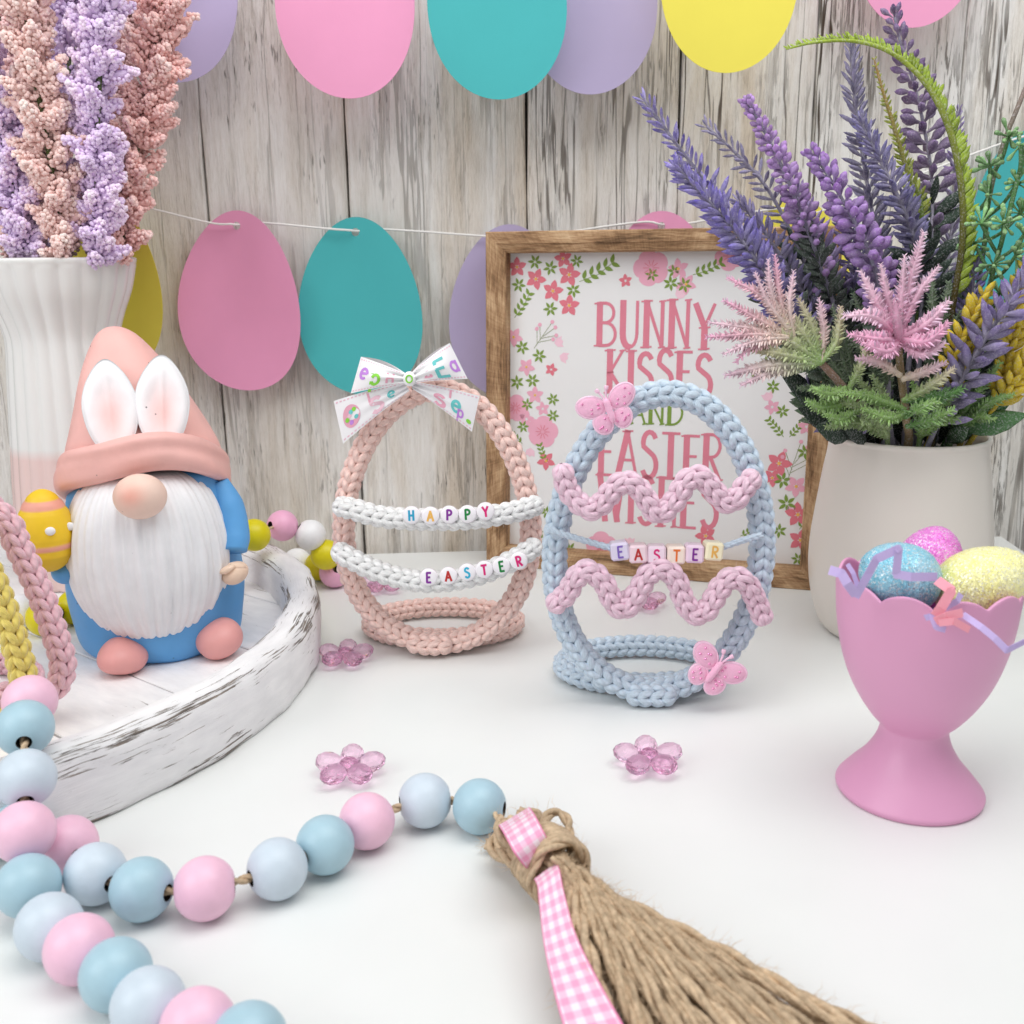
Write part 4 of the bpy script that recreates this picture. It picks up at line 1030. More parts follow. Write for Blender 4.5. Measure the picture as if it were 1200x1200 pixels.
cubes=((725.6,644.7),(747.3,647.6),(769,648.6),(791,649),(813,647.6),(835,644.7))
cs=[aty(x,y,BY-.75) for x,y in cubes]
P=catmull([aty(640,620,BY-.55),aty(680,632,BY-.7)]+cs+[aty(868,634,BY-.7),aty(893,627,BY-.55)],6)
mb=MB(); D=resample(P,.1); T,N,B=frames(D,(0,-1,0)); L=np.arange(len(D))*.1
for k in range(3):
    ph=2*pi*k/3+L*9; V,Q,Pp,uv=tube(D+.055*(np.cos(ph)[:,None]*N+np.sin(ph)[:,None]*B),.068,6); mb.add(V,Q=Q,P=Pp,uv=uv)
mb.build('bead_string',M['y_blue'],be)
for i,(c,ch,ic,cc) in enumerate(zip(cs,'EASTER',('lilac','red','magenta','orange','purple','gold'),(srgb(226,218,240),srgb(244,218,226),srgb(246,224,238),srgb(250,232,218),srgb(240,214,234),srgb(248,240,205)))):
    tl=[.10,.05,.0,-.03,-.04,-.10][i]*-1; R=rotm('Y',tl)@rotm('Z',rng.normal(0,.06))@rotm('X',-0.06)
    mb=MB(); add_box(mb,c,(.60,.58,.60),R,0.07); o=mb.build('letter_bead',cubemat(ch+str(i),cc),be,smooth=False)
    f=R@np.array([0,-1,0]); xr=R@np.array([1,0,0]); u=R@np.array([0,0,1.]); lm=MB(); h_=.36; wl=GL[ch][0]*h_
    letter(lm,ch,lambda x,y,l:c+xr*(x-wl/2)+u*(y-h_/2)+f*(.29+.006+l),.065,uniform=True,xs=h_,ys=h_); lm.build('letter',INK[ic],o,smooth=False)
# butterflies
M['felt']=plain('pink_felt',srgb(246,188,216),0.9,0.06,260,0.5,1200,Sheen_Weight=.4); M['feltedge']=plain('pink_stitching',srgb(250,206,228),0.8,0.08,500,0.4,1500); M['gem']=plain('pink_sequin',srgb(236,150,196),0.12,0.2,300,Metallic=.55)
def butterfly(c,ang,sc,mirror=1):
    xr=np.array([cos(ang),0,sin(ang)]); u=np.array([-sin(ang),0,cos(ang)]); f=np.array([0,-1,0.0])
    def pt(x,y,d): return c+xr*x*sc+u*y*sc+f*d*sc
    def lobe(cx,cy,rx,ry,rot):
        t=np.linspace(0,2*pi,29)[:-1]; rows=[]
        for k,(fr,d) in enumerate(((1,-.06),(1,.05),(.93,.11),(.7,.135),(.35,.15),(0.02,.155))):
            x=rx*fr*np.cos(t); y=ry*fr*np.sin(t); rows.append([pt(cx+a*cos(rot)-b*sin(rot),cy+a*sin(rot)+b*cos(rot),d) for a,b in zip(x,y)])
        V=np.array(rows).reshape(-1,3); mb=MB(); mb.add(V,Q=grid_faces(6,28,True)); o=mb.build('butterfly_wing',M['felt'],be)
        e=np.array([pt(cx+rx*.97*cos(q)*cos(rot)-ry*.97*sin(q)*sin(rot),cy+rx*.97*cos(q)*sin(rot)+ry*.97*sin(q)*cos(rot),.07) for q in t])
        em=MB(); V,Q,_,_=tube(e,.05*sc,6,True,hint=f); em.add(V,Q=Q); em.build('wing_edging',M['feltedge'],o)
        gv,gf=ico(0); gm=MB()
        for k in range(6):
            q=rng.uniform(0,2*pi); r_=sqrt(rng.uniform(.02,.5)); p=pt(cx+rx*r_*cos(q)*cos(rot)-ry*r_*sin(q)*sin(rot),cy+rx*r_*cos(q)*sin(rot)+ry*r_*sin(q)*cos(rot),.155); gm.add(gv*.042*sc*np.array([1,.7,1])+p,T=gf)
        g=gm.build('sequins',M['gem'],o,smooth=False); tag(g,kind='stuff')
    for s in(-1,1):
        lobe(s*.56,.33,.52,.38,s*.45); lobe(s*.36,-.36,.32,.38,-s*.35)
    P=np.array([pt(0,y,.17) for y in np.linspace(-.42,.45,12)]); V,Q,Pp,uv=tube(P,np.array([.05,.09,.11,.12,.12,.12,.12,.12,.12,.12,.11,.07])*sc,10); mb=MB(); mb.add(V,Q=Q,P=Pp); mb.build('butterfly_body',M['felt'],be)
    for s in(-1,1):
        P=catmull([pt(s*.03,.42,.12),pt(s*.10,.66,.12),pt(s*.20,.86,.12)],6); r=np.linspace(.035,.045,len(P)); r[-4:]=.075; V,Q,Pp,uv=tube(P,r*sc,8); mb=MB(); mb.add(V,Q=Q,P=Pp); mb.build('antenna',M['feltedge'],be)
butterfly(aty(714,481,BY-.72),0.36,.92); butterfly(aty(835,786,BY-1.0),-.62,.98)

# ================================================================== LEFT KNITTED EGGS (cut by the photo edge)
def cord_on(pts,Y): return [aty(x,y,Y) for x,y in pts]
LY=30.2
lpk=thing('knitted_egg',aty(-60,830,LY)*np.array([1,1,0])+np.array([0,0,TF]),'blush pink knitted egg in the tray at the left photo edge','knitted egg','knitted egg ornaments')
right=[aty(x,y,LY) for x,y in ((-6,598),(22,642),(45,690),(62,735),(74,778),(66,805),(44,812))]
cxl=right[-1][0]-3.6
pts=right+[np.array([cxl+1.6,LY,right[-1][2]-.05]),np.array([cxl-1.6,LY,right[-1][2]])]+[np.array([2*cxl-p[0]+.2,LY,p[2]]) for p in right[::-1][1:]]+[np.array([cxl,LY,right[0][2]+2.0])]
lo=min(p[2] for p in pts); sh=np.array([0,0,max(0,TF+.45-lo)])
knit_part('egg_cord',catmull([p+sh for p in pts],10,True),0.43,M['y_blush'],lpk,closed=True,pitch=.42)
rr=ring_path(np.array([cxl,LY+1.9,TF+.45]),2.3); knit_part('base_cord',rr,.42,M['y_blush'],lpk,closed=True,hint=(0,0,1),pitch=.42)
YY=29.0
lyl=thing('knitted_egg',aty(-80,830,YY)*np.array([1,1,0])+np.array([0,0,TF]),'yellow knitted egg at the left photo edge in front of the blush pink one','knitted egg','knitted egg ornaments')
right=[aty(x,y,YY) for x,y in ((-48,600),(-18,660),(3,710),(18,755),(28,800),(20,835),(0,845))]
cxy_=right[-1][0]-3.2
pts=right+[np.array([cxy_+1.2,YY,right[-1][2]-.05]),np.array([cxy_-1.6,YY,right[-1][2]])]+[np.array([2*cxy_-p[0]+.2,YY,p[2]]) for p in right[::-1][1:]]+[np.array([cxy_,YY,right[0][2]+2.0])]
lo=min(p[2] for p in pts); sh=np.array([0,0,max(0,TF+.45-lo)])
knit_part('egg_cord',catmull([p+sh for p in pts],10,True),0.44,M['y_yellow'],lyl,closed=True,pitch=.42)

# ================================================================== GNOME FIGURINE
GP=np.array([-13.62,37.5,TF]); GA=radians(19); GR=rotm('Z',GA)
gn=thing('garden_gnome',GP,'resin gnome with pink bunny ear hat, white beard and blue coat in the tray','gnome figurine')
def gw(V): return np.asarray(V)@GR.T+GP
PK=np.array(srgb(246,190,182)); BL=np.array(srgb(94,164,222)); WH=np.array(srgb(243,243,245)); SK=np.array(srgb(238,208,184)); FT=np.array(srgb(232,164,160))
def gpart(name,V,Q,col,parent=None,P=None,smooth=True):
    mb=MB(); mb.add(gw(V),Q=Q,P=P,col=col); return mb.build(name,M['paint'],parent or gn,smooth)
pr=[(0.0,0.02),(2.3,0.02),(2.75,0.12),(3.0,0.5),(3.12,1.2),(3.2,2.2),(3.2,3.2),(3.12,4.3),(2.95,5.3),(2.8,6.2),(2.3,7.0),(0.0,7.2)]
V,Q=lathe(catmull([(a,b,0) for a,b in pr],4)[:, :2],64); V[:,1]*=.92; V+=np.array([0.02,0.05,0])
Vn=V+norm(V-np.array([0,0,3.3]))*(0.03*np.sin(V[:,0:1]*3+V[:,2:3]*2))
spk=rng.random(len(V))>0.992; cb=np.tile(BL,(len(V),1)); pass
gpart('coat',Vn,Q,cb)
# beard: front half of a ribbed ball
nu,nv=150,44; ph=np.linspace(-1.78,1.78,nu); th=np.linspace(0.10,pi-0.02,nv); V=np.zeros((nv,nu,3)); Cb=np.zeros((nv,nu,3))
for i,t in enumerate(th):
    for j,p in enumerate(ph):
        g=abs(sin(p*11+0.35*sin(p*5)+0.25*sin(t*3+p*2)))**0.55*0.6+0.4*abs(sin(p*23+1+0.4*sin(2*t)))**.6
        e=min(1,(1.78-abs(p))/0.25); d=1+(-0.085+0.10*g)*sin(t)**.6*min(1,e+.2)-0.05*(1-e)
        st_=sin(t)**(.55 if t<pi/2 else .85); V[i,j]=(-.12+2.88*d*st_*sin(p)*(1 if t<pi/2 else 1-.10*((t-pi/2)/(pi/2))**2),-1.1-2.7*d*st_*cos(p),3.85+3.3*cos(t))
        Cb[i,j]=WH
Cb=Cb.reshape(-1,3); sp=rng.random(len(Cb))>2
gpart('beard',V.reshape(-1,3),grid_faces(nv,nu),Cb)
# hat: brim band tilted back, cone above
kt=0.42; 
def tiltz(V,zc): V=V.copy(); V[:,2]+=-kt*V[:,1]*1.0; return V
pr=[(2.9,-1.15),(3.22,-1.22),(3.45,-1.05),(3.5,-.6),(3.42,0.0),(3.40,.45),(3.22,.80),(2.95,.92),(2.7,.85)]
pc=catmull([(a,b,0) for a,b in pr],4)[:, :2]
def wavy(i,r,z,a): return r+0.05*np.sin(3*a+z*2.5)+0.03*np.sin(7*a+1)+0.07*np.exp(-((z+0.15)/.3)**2)*np.sin(2*a+.8)
V,Q=lathe(pc,80,rfun=wavy); V[:,2]*=.66; V[:,:2]*=.89; V[:,2]+=0.12*np.sin(V[:,0]*1.3+.5); V=tiltz(V,0)+np.array([-.05,0.05,6.82])
gpart('hat_brim',V,Q,np.tile(PK*.96,(len(V),1)))
pr=[(2.72,0),(2.68,.8),(2.42,1.6),(2.08,2.5),(1.74,3.4),(1.38,4.2),(1.02,4.85),(.66,5.35),(.3,5.6),(0.0,5.66)]
pc=catmull([(a,b,0) for a,b in pr],4)[:, :2]; V,Q=lathe(pc,64,rfun=lambda i,r,z,a:r*(1+.03*np.sin(2*a+1)+.02*np.sin(3*a+z))); 
kfade=np.clip(1-V[:,2]/4.5,0,1); V[:,1]*=.93; V[:,2]+=-kt*V[:,1]*kfade; V[:,1]+=0.10*V[:,2]; V[:,0]+=-0.02*V[:,2]-0.016*V[:,2]**2; V[:,2]*=.94; V+=np.array([0,0.1,6.75])
gpart('hat',V,Q,np.tile(PK,(len(V),1)))
# ears
for s,cx,cz,rot,nm in ((-1,-.93,9.45,.03,'bunny_ear'),(1,0.80,9.52,-.08,'bunny_ear')):
    nr,na=16,48; rows=[];cols=[]
    for side in (1,-1):
        for r in np.linspace(0.0,1,nr)[::(1 if side==1 else -1)]:
            for a_ in np.linspace(0,2*pi,na,endpoint=False):
                tap=1-0.30*max(0,sin(a_))**2*1.0-0.06*max(0,-sin(a_))
                x=.93*r*cos(a_)*tap; z=1.60*r*sin(a_)
                d=(0.30*sqrt(max(0,1-r**4))-0.17*math.exp(-((r/.62)**4))+0.05*math.exp(-(x/.10)**2)*(r<.8)) if side==1 else -0.25*sqrt(max(0,1-r**2))
                rows.append((x*cos(rot)-z*sin(rot)+cx,-d,x*sin(rot)+z*cos(rot)+cz))
                bl=math.exp(-((x/.52)**2+((z+.35)/.95)**2))*(1 if side==1 else 0); cols.append(WH*(1-.85*bl)+np.array(srgb(246,190,184))*.85*bl)
    V=np.array(rows); zr=(V[:,2]-8.0)
    V[:,1]+= -2.55+0.50*zr+0.10*np.abs(V[:,0])**2*.5
    gpart(nm,V,grid_faces(2*nr,na,True),np.array(cols))
# nose, arm, hand, feet, egg
V,Q=ellipsoid((-.2,-3.72,6.62),(.88,.68,.78),None,36,24); bl=np.exp(-(((V[:,0]+.5)/.42)**2+((V[:,2]-6.78)/.36)**2))[:,None]*(V[:,1:2]<-3.7); gpart('nose',V,Q,np.array(srgb(243,212,196))*(1-.55*bl)+np.array(srgb(240,140,120))*.55*bl)
P=catmull([(2.5,-.9,6.3),(2.82,-1.15,5.4),(2.92,-1.45,4.5),(2.85,-1.8,3.85)],8); V,Q,Pp,uv=tube(P,np.interp(np.linspace(0,1,len(P)),[0,.3,.8,1],[.40,.55,.55,.46]),20); gpart('sleeve',V,Q,BL*1.06,P=Pp)
mb=MB(); V,Q=ellipsoid((2.78,-2.28,3.15),(.52,.48,.40),rotm('Y',-.5)); mb.add(gw(V),Q=Q,col=SK)
for k in range(3): V,Q=ellipsoid((2.5+.10*k,-2.62+.16*k,3.42-.22*k),(.30,.17,.13),rotm('Y',-.4)); mb.add(gw(V),Q=Q,col=SK*1.02)
V,Q=ellipsoid((2.86,-2.45,3.46),(.34,.2,.15),rotm('Y',.2)); mb.add(gw(V),Q=Q,col=SK); mb.build('hand',M['paint'],gn)
for nm,cx,cy,cz,r in (('foot',-1.35,-2.65,.60,(.86,1.05,.64)),('foot',2.02,-2.35,.72,(.86,.98,.74))):
    V,Q=ellipsoid((cx,cy,cz),r,rotm('Z',.25*np.sign(cx)),40,26); V[:,2]=np.maximum(V[:,2],.0); V[:,2]+=.06*np.sin(V[:,0]*3); sp=rng.random(len(V))>.993; c=np.tile(FT,(len(V),1)); V[:,2]=np.maximum(V[:,2],0.0); gpart(nm,V,Q,c)
ecx=np.array([-3.45,-1.75,5.25]); nu,nv=40,48; th=np.linspace(0,pi,nv); a=np.linspace(0,2*pi,nu,endpoint=False)
YE=np.array(srgb(246,204,38)); V=np.zeros((nv,nu,3)); Ce=np.zeros((nv,nu,3))
for i,t in enumerate(th):
    zz_=cos(t); r=sin(t)*(1-.10*zz_); band=(0.56<zz_<0.76) or (-.42<zz_<-.24); g=min(abs(zz_-q) for q in (.56,.76,-.42,-.24)); r-=.035*math.exp(-(g/.035)**2)
    V[i]=np.stack([.95*r*np.cos(a),.95*r*np.sin(a),np.full(nu,1.48*zz_)],1); Ce[i]=np.array(srgb(240,168,148)) if band else YE*(1 if zz_>-.55 else .86)
eo=gpart('painted_egg',V.reshape(-1,3)+ecx,grid_faces(nv,nu,True)[:, ::-1],Ce.reshape(-1,3))
for ang in (-2.3,-1.32,-.5): 
    V,Q=ellipsoid(ecx+np.array([.95*cos(ang)*.99,.95*sin(ang)*.99,.18]),(.17,.10,.15)); gpart('painted_dot',V,Q,WH,eo)
V,Q=ellipsoid((-3.0,-1.4,3.6),(.5,.5,.45)); gpart('cuff',V,Q,BL)

# ================================================================== RIBBED VASE WITH BERRY SPRAYS
VP=np.array([-19.85,46.2,TF])
vs=thing('ribbed_vase',VP,'white ribbed ceramic vase with a blush pink lower half at the left','vase')
pr=[(2.3,0.0),(2.62,.08),(2.75,.5),(2.85,2.0),(2.82,4.0),(2.66,6.5),(2.48,9.0),(2.36,10.6),(2.38,11.3),(2.62,12.1),(3.02,13.1),(3.26,14.05),(3.36,14.4),(3.30,14.52),(3.16,14.5),(3.04,14.2),(2.6,13.0),(2.2,11.5),(2.1,9.0),(2.1,3),(0,2.9)]
pc=catmull([(a,b,0) for a,b in pr],5)[:, :2]
def ribs(i,r,z,a): return r+ (0.11 if z<14.2 else 0.05)*min(1,r)*(np.abs(np.sin(11*a))**0.8-.5)*(1 if i<70 else 0)
V,Q=lathe(pc,240,rfun=ribs); W=np.array(srgb(234,233,230)); PB=np.array(srgb(232,205,200)); c=np.where((V[:,2:3]<6.35)&(np.arange(len(V))[:,None]<70*240),PB,W)
mb=MB(); mb.add(V+VP,Q=Q,col=c); M['vase']=colmat('glazed_ceramic',0.22,0.02,40,0.02,300); mb.build('vase_body',M['vase'],vs)
bv,bf=ico(1); bfq=bf
G5='berry foam sprays in the ribbed vase'
def berry_spray(path,Y,rad,col,label,nb=70):
    P=resample(catmull([aty(x,y,yy) for (x,y),yy in zip(path,Y)],10),.1)
    o2=(P[0]-VP)*np.array([1,1,0]); root=VP+o2*.25+np.array([0,0,4.0]); full=catmull([root,VP+o2*.45+np.array([0,0,10.8]),P[0]],8)
    t=thing('berry_spray',P[0],label,'flower spray',G5)
    st=np.vstack([full[:-1],P]); V,Q,Pp,uv=tube(st,.11,8); mb=MB(); mb.add(V,Q=Q,P=Pp,col=srgb(92,110,60)); mb.build('stem',M['plant'],t)
    T=norm(np.gradient(P,axis=0)); pos=[];colr=[]; cores=MB(); sz=[]
    n=len(P)
    for k in range(nb):
        i=int((k+rng.random())/nb*n); i=min(i,n-1); d=rng.normal(0,1,3); d-=T[i]*(d@T[i]); d=norm(d); d=norm(d+T[i]*rng.uniform(.35,.95)); L=rad*rng.uniform(.7,1.5); ctr=P[i]
        R3=np.stack([norm(np.cross(d,[0.2,.5,1])),np.cross(d,norm(np.cross(d,[0.2,.5,1]))),d],1)
        V,Q=ellipsoid(ctr+d*L*.50,(.17,.17,L*.44),R3,8,6); cores.add(V,Q=Q,col=np.array(col)*.95)
        m=int(44*L/1.0)
        f=rng.uniform(.12,1.0,m); a_=rng.uniform(0,2*pi,m); rr=.29*np.sin(np.clip(f*.95+.05,0,1)*pi*.86+.32)**.8*rng.uniform(.85,1.12,m)
        p=ctr+d[None]*(L*f)[:,None]+(R3[:,0][None]*(rr*np.cos(a_))[:,None]+R3[:,1][None]*(rr*np.sin(a_))[:,None]); pos.append(p)
        tone=rng.uniform(.92,1.1); 
        light=np.clip(f,0,1)[:,None]; colr.append(np.clip(np.array(col)[None]*tone*(.85+.15*light)+.10*light*rng.random((m,1)),0,1))
    pos=np.vstack(pos);colr=np.vstack(colr); s=.084*rng.uniform(.85,1.12,len(pos)); mats=np.eye(3)[None]*s[:,None,None]
    mb=MB(); place(mb,bv,bf,pos,mats,np.repeat(colr[:,None],len(bv),1)); o=mb.build('berries',M['flock'],t); tag(o,kind='stuff')
    o=cores.build('berry_foam',M['flock'],t); tag(o,kind='stuff')
PE=srgb(255,221,214); VI=srgb(245,222,255)
berry_spray([(78,310),(66,230),(52,150),(36,60),(20,-60)],[44.2,43.8,43.2,42.8,42.4],1.15,PE,'peach pink berry spray in front at the left of the ribbed vase',131)
berry_spray([(112,310),(112,230),(114,150),(118,60),(124,-60)],[44.6,44.2,43.8,43.4,43],1.1,VI,'lilac berry spray in the middle of the ribbed vase',131)
berry_spray([(140,310),(150,230),(166,150),(184,60),(200,-60)],[46,46,46,46,46],1.25,srgb(255,209,203),'salmon pink berry spray leaning right towards the wall boards',140)
berry_spray([(30,310),(18,230),(-2,150),(-30,60),(-60,-60)],[44.4,44,43.6,43.2,43],1.2,VI,'lilac berry spray at the left photo edge',131)
berry_spray([(60,306),(70,200),(78,110),(82,40),(84,-60)],[47.2,47.4,47.6,47.8,48],1.2,srgb(238,218,250),'darker lilac berry spray behind the peach pink one',105)
berry_spray([(10,306),(6,200),(2,110),(0,40),(-4,-60)],[47,47.2,47.4,47.6,47.8],1.2,srgb(252,214,210),'deep pink berry spray behind the left lilac one',105)
berry_spray([(118,306),(128,200),(142,110),(150,40),(156,-60)],[48,48.4,48.8,49,49],1.2,srgb(252,216,213),'rose pink berry spray behind the middle lilac one',105)

# ================================================================== EGG CUP
CP=np.array([11.45,27.0,0.0])
cup=[(2.05,0.0),(2.10,.05),(2.14,.16),(2.05,.30),(1.78,.62),(1.40,1.05),(1.10,1.55),(.98,1.95),(1.02,2.12),(1.30,2.42),(1.68,2.95),(2.02,3.6),(2.27,4.35),(2.44,5.2),(2.52,6.0),(2.53,6.35),(2.49,6.42),(2.42,6.38),(2.39,6.0),(2.28,5.0),(2.0,3.9),(1.5,2.9),(0.8,2.5),(0,2.4)]
pc=catmull([(a*.955,b,0) for a,b in cup],5)[:, :2]
def scal(i,r,z,a): return z+ (0.30*(np.abs(np.sin(5.5*a+.9))**0.7-.45))*np.clip((z-5.2)/1.0,0,1)
V,Q=lathe(pc,180,c=CP,zfun=scal); mb=MB(); mb.add(V,Q=Q); ec=mb.build('egg_cup',M['cup'],None,org=CP); tag(ec,'pink plastic egg cup with a scalloped rim and flared foot','egg cup')
def glitter_egg(c,r,L,axis,mat,label):
    d=norm(axis); x=norm(np.cross(d,[0,0,1] if abs(d[2])<.9 else [1,0,0])); y=np.cross(d,x); th=np.linspace(0,pi,36); a=np.linspace(0,2*pi,48,endpoint=False)
    V=np.array([[np.array(c)+d*L*cos(t)+r*sin(t)*(1-.14*cos(t))*(x*cos(q)+y*sin(q)) for q in a] for t in th]).reshape(-1,3)
    V+=rng.normal(0,.006,V.shape); mb=MB(); mb.add(V,Q=grid_faces(36,48,True)[:, ::-1]); o=mb.build('glitter_egg',M[mat],None,org=c); tag(o,label,'glitter egg','glitter eggs in the egg cup')
glitter_egg(aty(1053,676,26.35),.95,1.12,(-.8,-.1,.35),'g_blue','pale blue glitter egg at the left in the pink cup')
glitter_egg(aty(1152,684,26.3),1.0,1.32,(.85,-.1,.42),'g_yellow','yellow glitter egg at the right in the pink cup')
glitter_egg(aty(1088,664,28.2),.98,1.2,(.3,.1,.9),'g_purple','orchid pink glitter egg behind the other two eggs')
def shred(pts,w,mat,label,grp,twist=0.0):
    P=np.array([aty(x,y,Y) for x,y,Y in pts]); D=resample(catmull(P,6),.05)
    # zigzag crinkle keeps the corners
    T=norm(np.gradient(D,axis=0)); wd=norm(np.cross(T,np.array([.15,-1,.25])[None])); tw=np.linspace(0,twist,len(D))[:,None]; nn=np.cross(T,wd); wd=wd*np.cos(tw)+nn*np.sin(tw); nn=np.cross(T,wd)
    V=np.stack([D+wd*w/2,D-wd*w/2,D-wd*w/2-nn*.012,D+wd*w/2-nn*.012],1).reshape(-1,3); m=len(D)
    Q=grid_faces(m,4,True); mb=MB(); mb.add(V,Q=Q,P=[[0,1,2,3],[4*m-1,4*m-2,4*m-3,4*m-4]]); o=mb.build('paper_shred',M[mat],None,smooth=False,org=P[0]); tag(o,label,'paper shred',grp)
def crinkle(pts,k=.0):
    out=[]
    for i in range(len(pts)-1):
        a,b=np.array(pts[i],float),np.array(pts[i+1],float); out+= [a, a*.94+b*.06, a*.06+b*.94]
    out.append(np.array(pts[-1],float)); return [tuple(q) for q in out]
GS='crinkled paper shreds in the egg cup'
shred(crinkle([(1002,700,24.8),(1018,672,24.8),(1027,655,24.7),(1053,643,24.6),(1050,673,24.6),(1068,676,24.6),(1098,676,24.9)]),.22,'shred_lav','lavender paper shred folded across the blue glitter egg',GS)
shred(crinkle([(972,668,24.7),(986,672,24.5),(993,684,24.4),(1003,697,24.5)]),.24,'shred_lav','lavender paper shred curling over the left rim of the cup',GS,.4)
shred(crinkle([(993,661,25.2),(1000,672,25.1),(1006,690,25.0)]),.12,'shred_lav','narrow lavender paper shred standing behind the left rim',GS,.3)
shred(crinkle([(1098,680,24.6),(1115,692,24.3),(1103,712,24.2),(1096,722,24.2)]),.26,'shred_pink','pink paper shred rising between the blue and yellow eggs',GS,.2)
shred(crinkle([(1096,728,24.1),(1110,722,24.0),(1128,718,24.1)]),.22,'shred_pink','upper pink paper shred lying on the front rim',GS)
shred(crinkle([(1100,730,24.0),(1118,728,23.9),(1136,738,24.0)]),.18,'shred_pink','lower pink paper shred hooked over the front rim',GS)
shred(crinkle([(1128,720,24.3),(1150,735,23.9),(1166,748,23.7),(1180,762,23.6),(1200,752,23.8),(1212,748,24.0)]),.17,'shred_lav','long lavender paper shred trailing over the right rim',GS,.5)
shred(crinkle([(1108,712,24.5),(1122,704,24.4),(1126,696,24.5)]),.16,'shred_lav','short lavender paper shred beside the yellow egg',GS)
shred(crinkle([(1084,724,24.3),(1092,722,24.2),(1097,735,24.1),(1108,738,24.1)]),.16,'shred_lav','short lavender paper shred at the front notch of the rim',GS)
# nest filling under the eggs
nm_=MB()
for k in range(46):
    p=CP+np.array([rng.uniform(-1,1),rng.uniform(-1,1),4.7+rng.uniform(-.3,.5)]); d=norm(rng.normal(0,1,3)); u=norm(np.cross(d,rng.normal(0,1,3))); n_=np.cross(d,u)
    q=[p-d*.5,p-d*.2+n_*.15,p+d*.15-n_*.1,p+d*.5]; V=np.array([z for s in q for z in (s+u*.1,s-u*.1)]); nm_.add(V,Q=[[0,1,3,2],[2,3,5,4],[4,5,7,6]])
o=nm_.build('shred_nest',M['shred_lav'],None,smooth=False,org=CP+np.array([0,0,4.2])); tag(o,'heap of lavender paper shreds under the glitter eggs','paper shreds',kind='stuff')

# ================================================================== ACRYLIC FLOWERS
fv,ff=ico(1)
def acrylic_flower(c,rot,label):
    t=thing('acrylic_flower',c,label,'acrylic flower','pink acrylic flowers scattered on the table')
    for k in range(5):
        a=rot+2*pi*k/5; R=rotm('Z',a)@rotm('Y',-.12); V=fv*np.array([.46,.37,.30]); V=V@R.T+c+np.array([.66*cos(a),.66*sin(a),.40]); mb=MB(); mb.add(V,T=ff); mb.build('petal',M['acrylic'],t,smooth=False)
    V=fv*np.array([.30,.30,.24])+c+np.array([0,0,.42]); mb=MB(); mb.add(V,T=ff); mb.build('flower_centre',M['acrylic'],t,smooth=False)
acrylic_flower(at(405,777),.3,'clear pink acrylic flower beside the tray rim')
acrylic_flower(at(410,911),.95+pi,'clear pink acrylic flower just behind the pink garland bead')
acrylic_flower(at(760,900),pi/2,'clear pink acrylic flower alone in front of the blue knitted egg')
acrylic_flower(at(449,692),.5,'clear pink acrylic flower far back behind the pink knitted egg')
acrylic_flower(at(752,712),.1,'clear pink acrylic flower seen through the blue knitted egg')

# ================================================================== CREAM VASE WITH FAUX FLOWERS
QP=np.array([15.75,40.2,0.0])
cream=[(2.5,0.0),(2.75,.06),(3.05,.5),(3.38,1.6),(3.52,2.8),(3.50,3.9),(3.36,5.2),(3.18,6.6),(3.04,7.5),(3.02,7.95),(3.07,8.1),(3.02,8.2),(2.88,8.16),(2.8,7.7),(2.9,6.4),(3.1,4),(2.9,1.5),(0,1.2)]
pc=catmull([(a,b,0) for a,b in cream],6)[:, :2]; V,Q=lathe(pc,96,c=QP); mb=MB(); mb.add(V,Q=Q); o=mb.build('cream_vase',M['cream'],None,org=QP); tag(o,'plain cream ceramic vase holding lavender and other faux flowers','vase')
def bud_template(rad,zs,ns=6,flat=1.0):
    a=np.linspace(0,2*pi,ns,endpoint=False); V=np.array([[(r*cos(q),r*sin(q)*flat,z) for q in a] for r,z in zip(rad,zs)]).reshape(-1,3); return V,grid_faces(len(zs),ns,True),np.repeat(zs,ns)
SLIM=bud_template([.03,.10,.15,.11,.005],[0,.22,.5,.78,1.0])
PLUMP=bud_template([.05,.09,.22,.24,.14,.01],[0,.3,.52,.72,.9,1.0])
LEAF=bud_template([.03,.13,.17,.10,.005],[0,.25,.52,.8,1.0],6,0.22)
NEED=bud_template([.05,.06,.045,.005],[0,.35,.7,1.0],5,.5)
CLUB=bud_template([.05,.06,.12,.13,.02],[0,.45,.72,.9,1.0],6)
def orient(d,roll=0.0,face=None):
    d=norm(d); n=len(d); ref=np.tile(np.array([0.13,-1.0,.35]),(n,1)) if face is None else face
    y=norm(ref-d*np.sum(ref*d,-1,keepdims=True)); x=np.cross(y,d)
    return x,y,d
def instances(mb,tpl,pos,d,L,wd,cb,ct,face=None,gam=1.0):
    tv,tf,tz=tpl; x,y,z=orient(d,face=face); L=np.asarray(L)[:,None]; wd=np.asarray(wd)[:,None]
    Mx=np.stack([x*L*wd,y*L*wd,z*L],-1); k=(tz**gam)[None,:,None]; cb=np.asarray(cb); ct=np.asarray(ct)
    if cb.ndim==1: cb=np.tile(cb,(len(pos),1))
    if ct.ndim==1: ct=np.tile(ct,(len(pos),1))
    var=rng.uniform(.74,1.2,(len(pos),1,1)); col=np.clip((cb[:,None]*(1-k)+ct[:,None]*k)*var,0,1)
    place(mb,tv,tf,np.asarray(pos),Mx,col)
GREYL=np.array(srgb(176,170,190)); DKG=np.array(srgb(62,78,66)); INDI=np.array(srgb(98,82,180)); VIOL=np.array(srgb(162,112,186)); PLUM=np.array(srgb(96,66,116)); SLATE=np.array(srgb(112,108,146)); SAGE=np.array(srgb(110,124,110))
GF='lavender stems in the cream vase'
